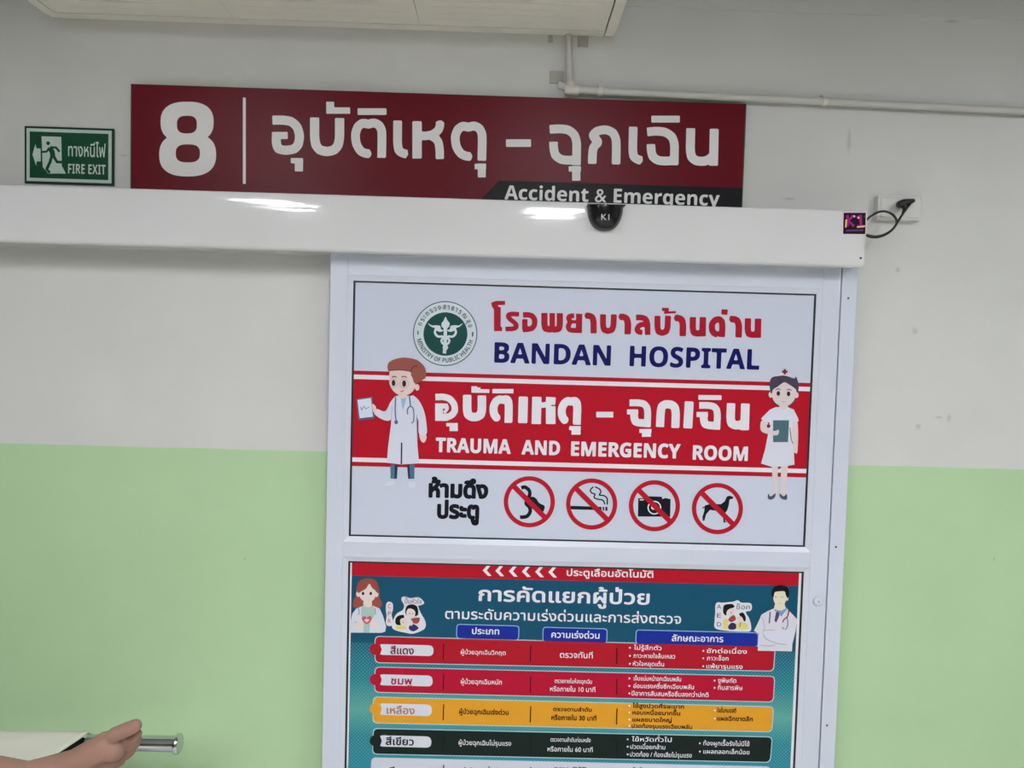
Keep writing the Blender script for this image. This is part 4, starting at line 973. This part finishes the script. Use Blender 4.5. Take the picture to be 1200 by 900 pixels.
# ------------------------------------------------------------------ stretcher at the left
MZ = 0.838                                       # top of the mattress
bx1 = U(105.5, 856, -0.143)[0]; bx0 = bx1-1.92; by1, by0 = -0.145, -0.76
M_vinyl = mat('black_mattress_vinyl', (22, 22, 28), 0.45, bump=0.1); M_chr = mat('chrome_steel', (205, 210, 216), 0.12, 1.0); M_steel = mat('brushed_steel', (170, 176, 180), 0.3, 1.0); M_rub = mat('dark_rubber', (30, 32, 32), 0.6)
M_post2 = mat('grey_green_paint', (120, 140, 122), 0.4)
stc = thing('stretcher', ((bx0+bx1)/2, (by0+by1)/2, 0), 'hospital stretcher with black mattress and chrome rail by the green wall', 'stretcher')
q = MB(); q.box(bx0, bx1-.002, by0, by1, MZ-0.085, MZ-0.012, M_vinyl, 0.012, 3); q.v = [(x+(0.17*(y-by1) if x > bx1-.5 else 0), y, z_) for x, y, z_ in q.v]; q.build('mattress', stc)
q = MB()
for yy in (by0+.03, by1-.03): q.tube([(bx0-.02, yy, MZ-.115), (bx1-.02, yy, MZ-.115)], 0.019, M_steel, 14)
for xx in (bx0+.03, bx0+.7, bx1-.6, bx1-.05): q.tube([(xx, by0+.03, MZ-.115), (xx, by1-.03, MZ-.115)], 0.016, M_steel, 14)
q.box(bx0+.02, bx1-.04, by0+.04, by1-.04, MZ-.098, MZ-.0855, M_steel); q.build('frame', stc)
ba, bb = U(112, 869, -0.16), U(207, 872.8, -0.16)
hz_ = (ba[2]+bb[2])/2
q = MB(); q.tube([(bx1+.003, -0.16, hz_), (bb[0], -0.16, hz_)], 0.0195, M_chr, 24); q.tube([(bb[0]-.004, -0.16, hz_), (bb[0], -0.16, hz_), (bb[0]+.006, -0.16, hz_), (bb[0]+.009, -0.16, hz_)], 0, M_chr, 24, radii=[.0195, .026, .026, .023]); q.build('side_rail', stc)
q = MB(); q.tube([(bx1+.003, by0+.015, hz_-.03), (bb[0], by0+.015, hz_-.03)], 0.0185, M_chr, 24); q.tube([(bb[0]-.004, by0+.015, hz_-.03), (bb[0], by0+.015, hz_-.03), (bb[0]+.008, by0+.015, hz_-.03)], 0, M_chr, 24, radii=[.0185, .025, .023]); q.build('side_rail', stc)
for yy, hh in ((-0.155, 0.0), (by0+.015, -.03)):
    q = MB(); q.box(bx1+.0005, bx1+.012, yy-.014, yy+.016, MZ-.125, MZ-.009+hh*.5, M_post2, 0.004); q.build('rail_bracket', stc)
for xx in (bx0+.2, bx1-.25):
    for yy in (by0+.06, by1-.06):
        q = MB(); q.tube([(xx, yy, MZ-.115), (xx, yy, 0.14)], 0.018, M_steel, 14); lg = q.build('leg', stc)
        q = MB(); q.tube([(xx, yy-.014, 0.06), (xx, yy-.011, 0.06), (xx, yy+.011, 0.06), (xx, yy+.014, 0.06)], 0, M_rub, 24, radii=[.052, .06, .06, .052])
        q.box(xx-.018, xx+.018, yy-.02, yy-.015, .05, .145, M_steel); q.box(xx-.018, xx+.018, yy+.015, yy+.02, .05, .145, M_steel); q.box(xx-.018, xx+.018, yy-.02, yy+.02, .135, .145, M_steel); q.build('caster', lg)

# sheet: draped cloth with low folds, hem falling a little over the edges
M_sheet = mat('off_white_cotton', (222, 219, 208), 0.85, bump=0.25, bscale=300, vary=0.02, vscale=5)
q = MB(); nx_, ny_ = 120, 44; vs = []
for i in range(nx_+1):
    for j in range(ny_+1):
        u = bx0-.02+(bx1-bx0+.02)*i/nx_; v = by0-.03+(by1+.008-by0+.03)*j/ny_; u += 0.17*(v-by1)*(i/nx_)**3
        h = 0.0035*noise.noise((u*9+v*7, v*16-u*4, 0))+0.002*noise.noise((u*22, v*30, 4))
        zz = MZ+h; ov = max(0, v-(by1-.002))*1.2+max(0, by0-v)*1.6; vs.append((u, v, zz-ov))
q.add(vs, [(i*(ny_+1)+j, (i+1)*(ny_+1)+j, (i+1)*(ny_+1)+j+1, i*(ny_+1)+j+1) for i in range(nx_) for j in range(ny_)], M_sheet, True)
sh = q.build('bed_sheet', origin=((bx0+bx1)/2, (by0+by1)/2, MZ)); tag(sh, 'off-white sheet spread over the stretcher mattress under the leg', 'sheet')
sm = sh.modifiers.new('solid', 'SOLIDIFY'); sm.thickness = 0.003; sm.offset = -1

# pillow under the head (beyond the frame)
M_pil = mat('white_pillow_cotton', (224, 222, 214), 0.9, bump=0.2, bscale=200)
q = MB(); bm = bmesh.new(); bmesh.ops.create_cube(bm, size=1); bmesh.ops.subdivide_edges(bm, edges=bm.edges[:], cuts=6, use_grid_fill=True)
px0 = bx0+.24
for v in bm.verts:
    a, b = v.co.x*2, v.co.y*2; f_ = max(0.12, (1-a**4)*(1-b**4))**0.5
    v.co = (px0+a*.19, (by0+by1)/2+b*.27, MZ+.046+v.co.z*.075*f_)
q.bm(bm, M_pil, True); pil = q.build('pillow', origin=(px0, (by0+by1)/2, MZ+.004), subdiv=1); tag(pil, 'white pillow at the head end of the stretcher', 'pillow')

# ------------------------------------------------------------------ the person lying on the stretcher: one continuous body
def skin_material():
    m = mat('skin', (154, 118, 102), 0.55, bump=0.25, bscale=90, vary=0.07, vscale=16)
    p = m.node_tree.nodes['Principled BSDF']; p.inputs['Subsurface Weight'].default_value = 0.08; p.inputs['Subsurface Radius'].default_value = (0.01, 0.004, 0.002); p.inputs['Subsurface Scale'].default_value = 0.5
    return m
M_skin = skin_material()
class Blob:
    """tapering limbs as rows of balls, fused into one skin by a voxel remesh"""
    def __init__(s): s.b = []
    def ball(s, c, r, sc_=(1, 1, 1)): s.b.append((np.array(c, float), r, sc_))
    def limb(s, pts, rad, step=0.35):
        pts = [np.array(p, float) for p in pts]
        for (a, ra), (b, rb) in zip(zip(pts[:-1], rad[:-1]), zip(pts[1:], rad[1:])):
            n = max(2, int(np.linalg.norm(b-a)/(min(ra, rb)*step)))
            for k in range(n+1): t = k/n; s.b.append((a+(b-a)*t, ra+(rb-ra)*t, (1, 1, 1)))
    def build(s, name, m, vox, parent=None, origin=None, smooth=6):
        q = MB(); base = bmesh.new(); bmesh.ops.create_icosphere(base, subdivisions=2, radius=1)
        bv = np.array([v.co[:] for v in base.verts]); bf = [[v.index for v in f.verts] for f in base.faces]; base.free()
        for c, r, sc_ in s.b: q.add(bv*r*np.array(sc_)+c, bf, m, True)
        o = q.build(name, parent, origin)
        rm = o.modifiers.new('fuse', 'REMESH'); rm.mode = 'VOXEL'; rm.voxel_size = vox; rm.use_smooth_shade = True
        sm = o.modifiers.new('smooth', 'SMOOTH'); sm.iterations = smooth; sm.factor = 0.5
        return o
LY = -0.45
def F_(px, py, y): return U(px, py, y)
Bd = Blob()
pel = np.array([bx0+.98, -0.44, MZ+.11])
hipL, hipR = pel+(0.02, .085, -.01), pel+(0.02, -.085, -.01)
ank = F_(28, 913, -0.455); ank[2] = max(ank[2], MZ+.045)
kneeL = np.array([ank[0]-.40, -0.43, MZ+.075])
Bd.limb([hipL, kneeL, kneeL+np.array([.1, 0, 0]), (ank+kneeL)/2+np.array([-.03, 0, -.004]), ank], [.082, .058, .056, .056, .037])
# left foot: heel, arch, ball, toes
heel = F_(46, 940, -0.45); arch = F_(86, 895, -0.452); ball = F_(126, 873, -0.45); ball2 = F_(134, 888, -0.41); mid2 = F_(96, 914, -.44)
Bd.limb([ank, heel], [.037, .032]); Bd.limb([ank, arch], [.036, .031]); Bd.limb([heel, mid2], [.032, .029]); Bd.limb([arch, ball], [.031, .031]); Bd.limb([mid2, ball2], [.029, .0265]); Bd.limb([arch, ball2], [.029, .0265]); Bd.ball(F_(132, 878, -.45), .028)
toes = [((134, 861, -.462), (150, 854.5, -.466), (158.5, 850.5, -.466), .0170, .0168, .0150),
        ((148, 870, -.435), (158, 864, -.432), (162, 859, -.432), .0105, .0102, .0096),
        ((150, 875, -.415), (159, 869, -.412), (162, 865, -.412), .0105, .0098, .0090),
        ((150, 880, -.398), (157.5, 874.5, -.395), (160.5, 871.5, -.395), .0100, .0094, .0086),
        ((147, 887, -.382), (153.5, 881.5, -.38), (156, 879, -.38), .0098, .0092, .0084)]
for a, b, c, r0, r1, r2 in toes: Bd.limb([F_(*a), F_(*b), F_(*c)], [r0, r1, r2])
# right leg: knee raised, sole flat on the sheet
kneeR = pel+(.36, -.13, .30); ankR = pel+(.50, -.14, -.045)
Bd.limb([hipR, kneeR, kneeR+(ankR-kneeR)*.4, ankR], [.085, .058, .055, .036]); Bd.limb([ankR, ankR+np.array([-.03, 0, -.03])], [.036, .03]); Bd.limb([ankR, ankR+np.array([.15, -.02, -.04])], [.036, .022])
for k in range(5): Bd.limb([ankR+np.array([.13, -.05+k*.016, -.045]), ankR+np.array([.185-.012*abs(3.2-k), -.055+k*.016, -.048])], [.011, .009 if k < 4 else .013])
# trunk, arms, neck, head
chest = pel+(-.40, 0, .02); neck = pel+(-.56, 0, .03); head = pel+(-.70, 0, .075)
for dy in (-.07, 0, .07): Bd.limb([pel+(0, dy, 0), pel+(-.2, dy*.85, .0), chest+(0, dy*1.3, 0)], [.09, .085, .09])
Bd.limb([chest, neck, head+(.04, 0, -.02)], [.085, .055, .052])
for sgn in (-1, 1):
    shd = chest+(-.06, sgn*.165, 0); elw = chest+(.2, sgn*.215, -.03); wr = chest+(.38, sgn*.13, .06)
    Bd.limb([chest+(-.06, sgn*.08, .0), shd, elw, wr], [.07, .052, .038, .027])
    hd_ = np.array([.08, -sgn*.045, .008]); Bd.limb([wr, wr+hd_], [.026, .03])
    for k in range(4):
        o_ = np.array([0, sgn*(.024-.016*k), 0]); a = wr+hd_+o_; L_ = (.062, .072, .068, .052)[k]
        Bd.limb([a, a+np.array([L_*.55, -sgn*.01, .002]), a+np.array([L_, -sgn*.014, -.014])], [.0095, .0085, .0075])
    Bd.limb([wr+np.array([.02, -sgn*.02, .01]), wr+np.array([.06, -sgn*.06, .02]), wr+np.array([.09, -sgn*.072, .014])], [.012, .010, .009])
Bd.ball(head, .088, (1.15, .88, 1.05)); Bd.ball(head+(.05, 0, .025), .06, (1, .85, 1))
Bd.limb([head+(-.005, 0, .092), head+(.028, 0, .105)], [.010, .014]); Bd.limb([head+(.055, -.018, .083), head+(.055, .018, .083)], [.009, .009])
for sgn in (-1, 1): Bd.ball(head+(-.012, sgn*.032, .078), .014); Bd.ball(head+(.01, sgn*.078, .005), .022, (1.1, .45, .8))
person = Bd.build('person', M_skin, 0.0042, origin=tuple(pel), smooth=5)
tag(person, 'barefoot person lying on the stretcher with left foot past its end', 'person')
M_shirt = mat('grey_blue_cotton', (120, 134, 150), 0.85, bump=0.3, bscale=120); M_short = mat('navy_cotton', (44, 50, 72), 0.85, bump=0.3, bscale=120); M_hair = mat('black_hair', (22, 18, 16), 0.5, bump=0.6, bscale=200)
Sh = Blob()
for dy in (-.075, 0, .075): Sh.limb([pel+(-.02, dy, .005), pel+(-.2, dy*.9, .005), chest+(0, dy*1.3, .0), chest+(-.07, dy*1.2, 0)], [.098, .096, .1, .075])
for sgn in (-1, 1): Sh.limb([chest+(-.06, sgn*.08, 0), chest+(-.06, sgn*.165, 0), chest+(.1, sgn*.198, -.018)], [.08, .064, .056])
Sh.build('shirt', M_shirt, 0.008, person)
So = Blob(); So.limb([hipL, hipL+(kneeL-hipL)*.7], [.096, .078]); So.limb([hipR, hipR+(kneeR-hipR)*.7], [.098, .078])
for dy in (-.07, 0, .07): So.limb([pel+(.02, dy, 0), pel+(-.06, dy, 0)], [.1, .1])
So.build('shorts', M_short, 0.008, person)
Hr = Blob(); Hr.ball(head+(-.03, 0, -.012), .092, (1.08, .95, 1.0)); Hr.ball(head+(-.065, 0, .03), .055, (1, 1.2, 1))
Hr.build('hair', M_hair, 0.006, person)
for sgn in (-1, 1):
    q = MB(); bm = bmesh.new(); bmesh.ops.create_icosphere(bm, subdivisions=2, radius=.0075); c = head+(-.012, sgn*.032, .0895)
    for v in bm.verts: v.co = Vector(c)+Vector((v.co.x*1.0, v.co.y*1.6, v.co.z*.55))
    q.bm(bm, M_hair, True); q.build('eyelash', person)

for o in bpy.data.objects:
    if '_w' in o: del o['_w']
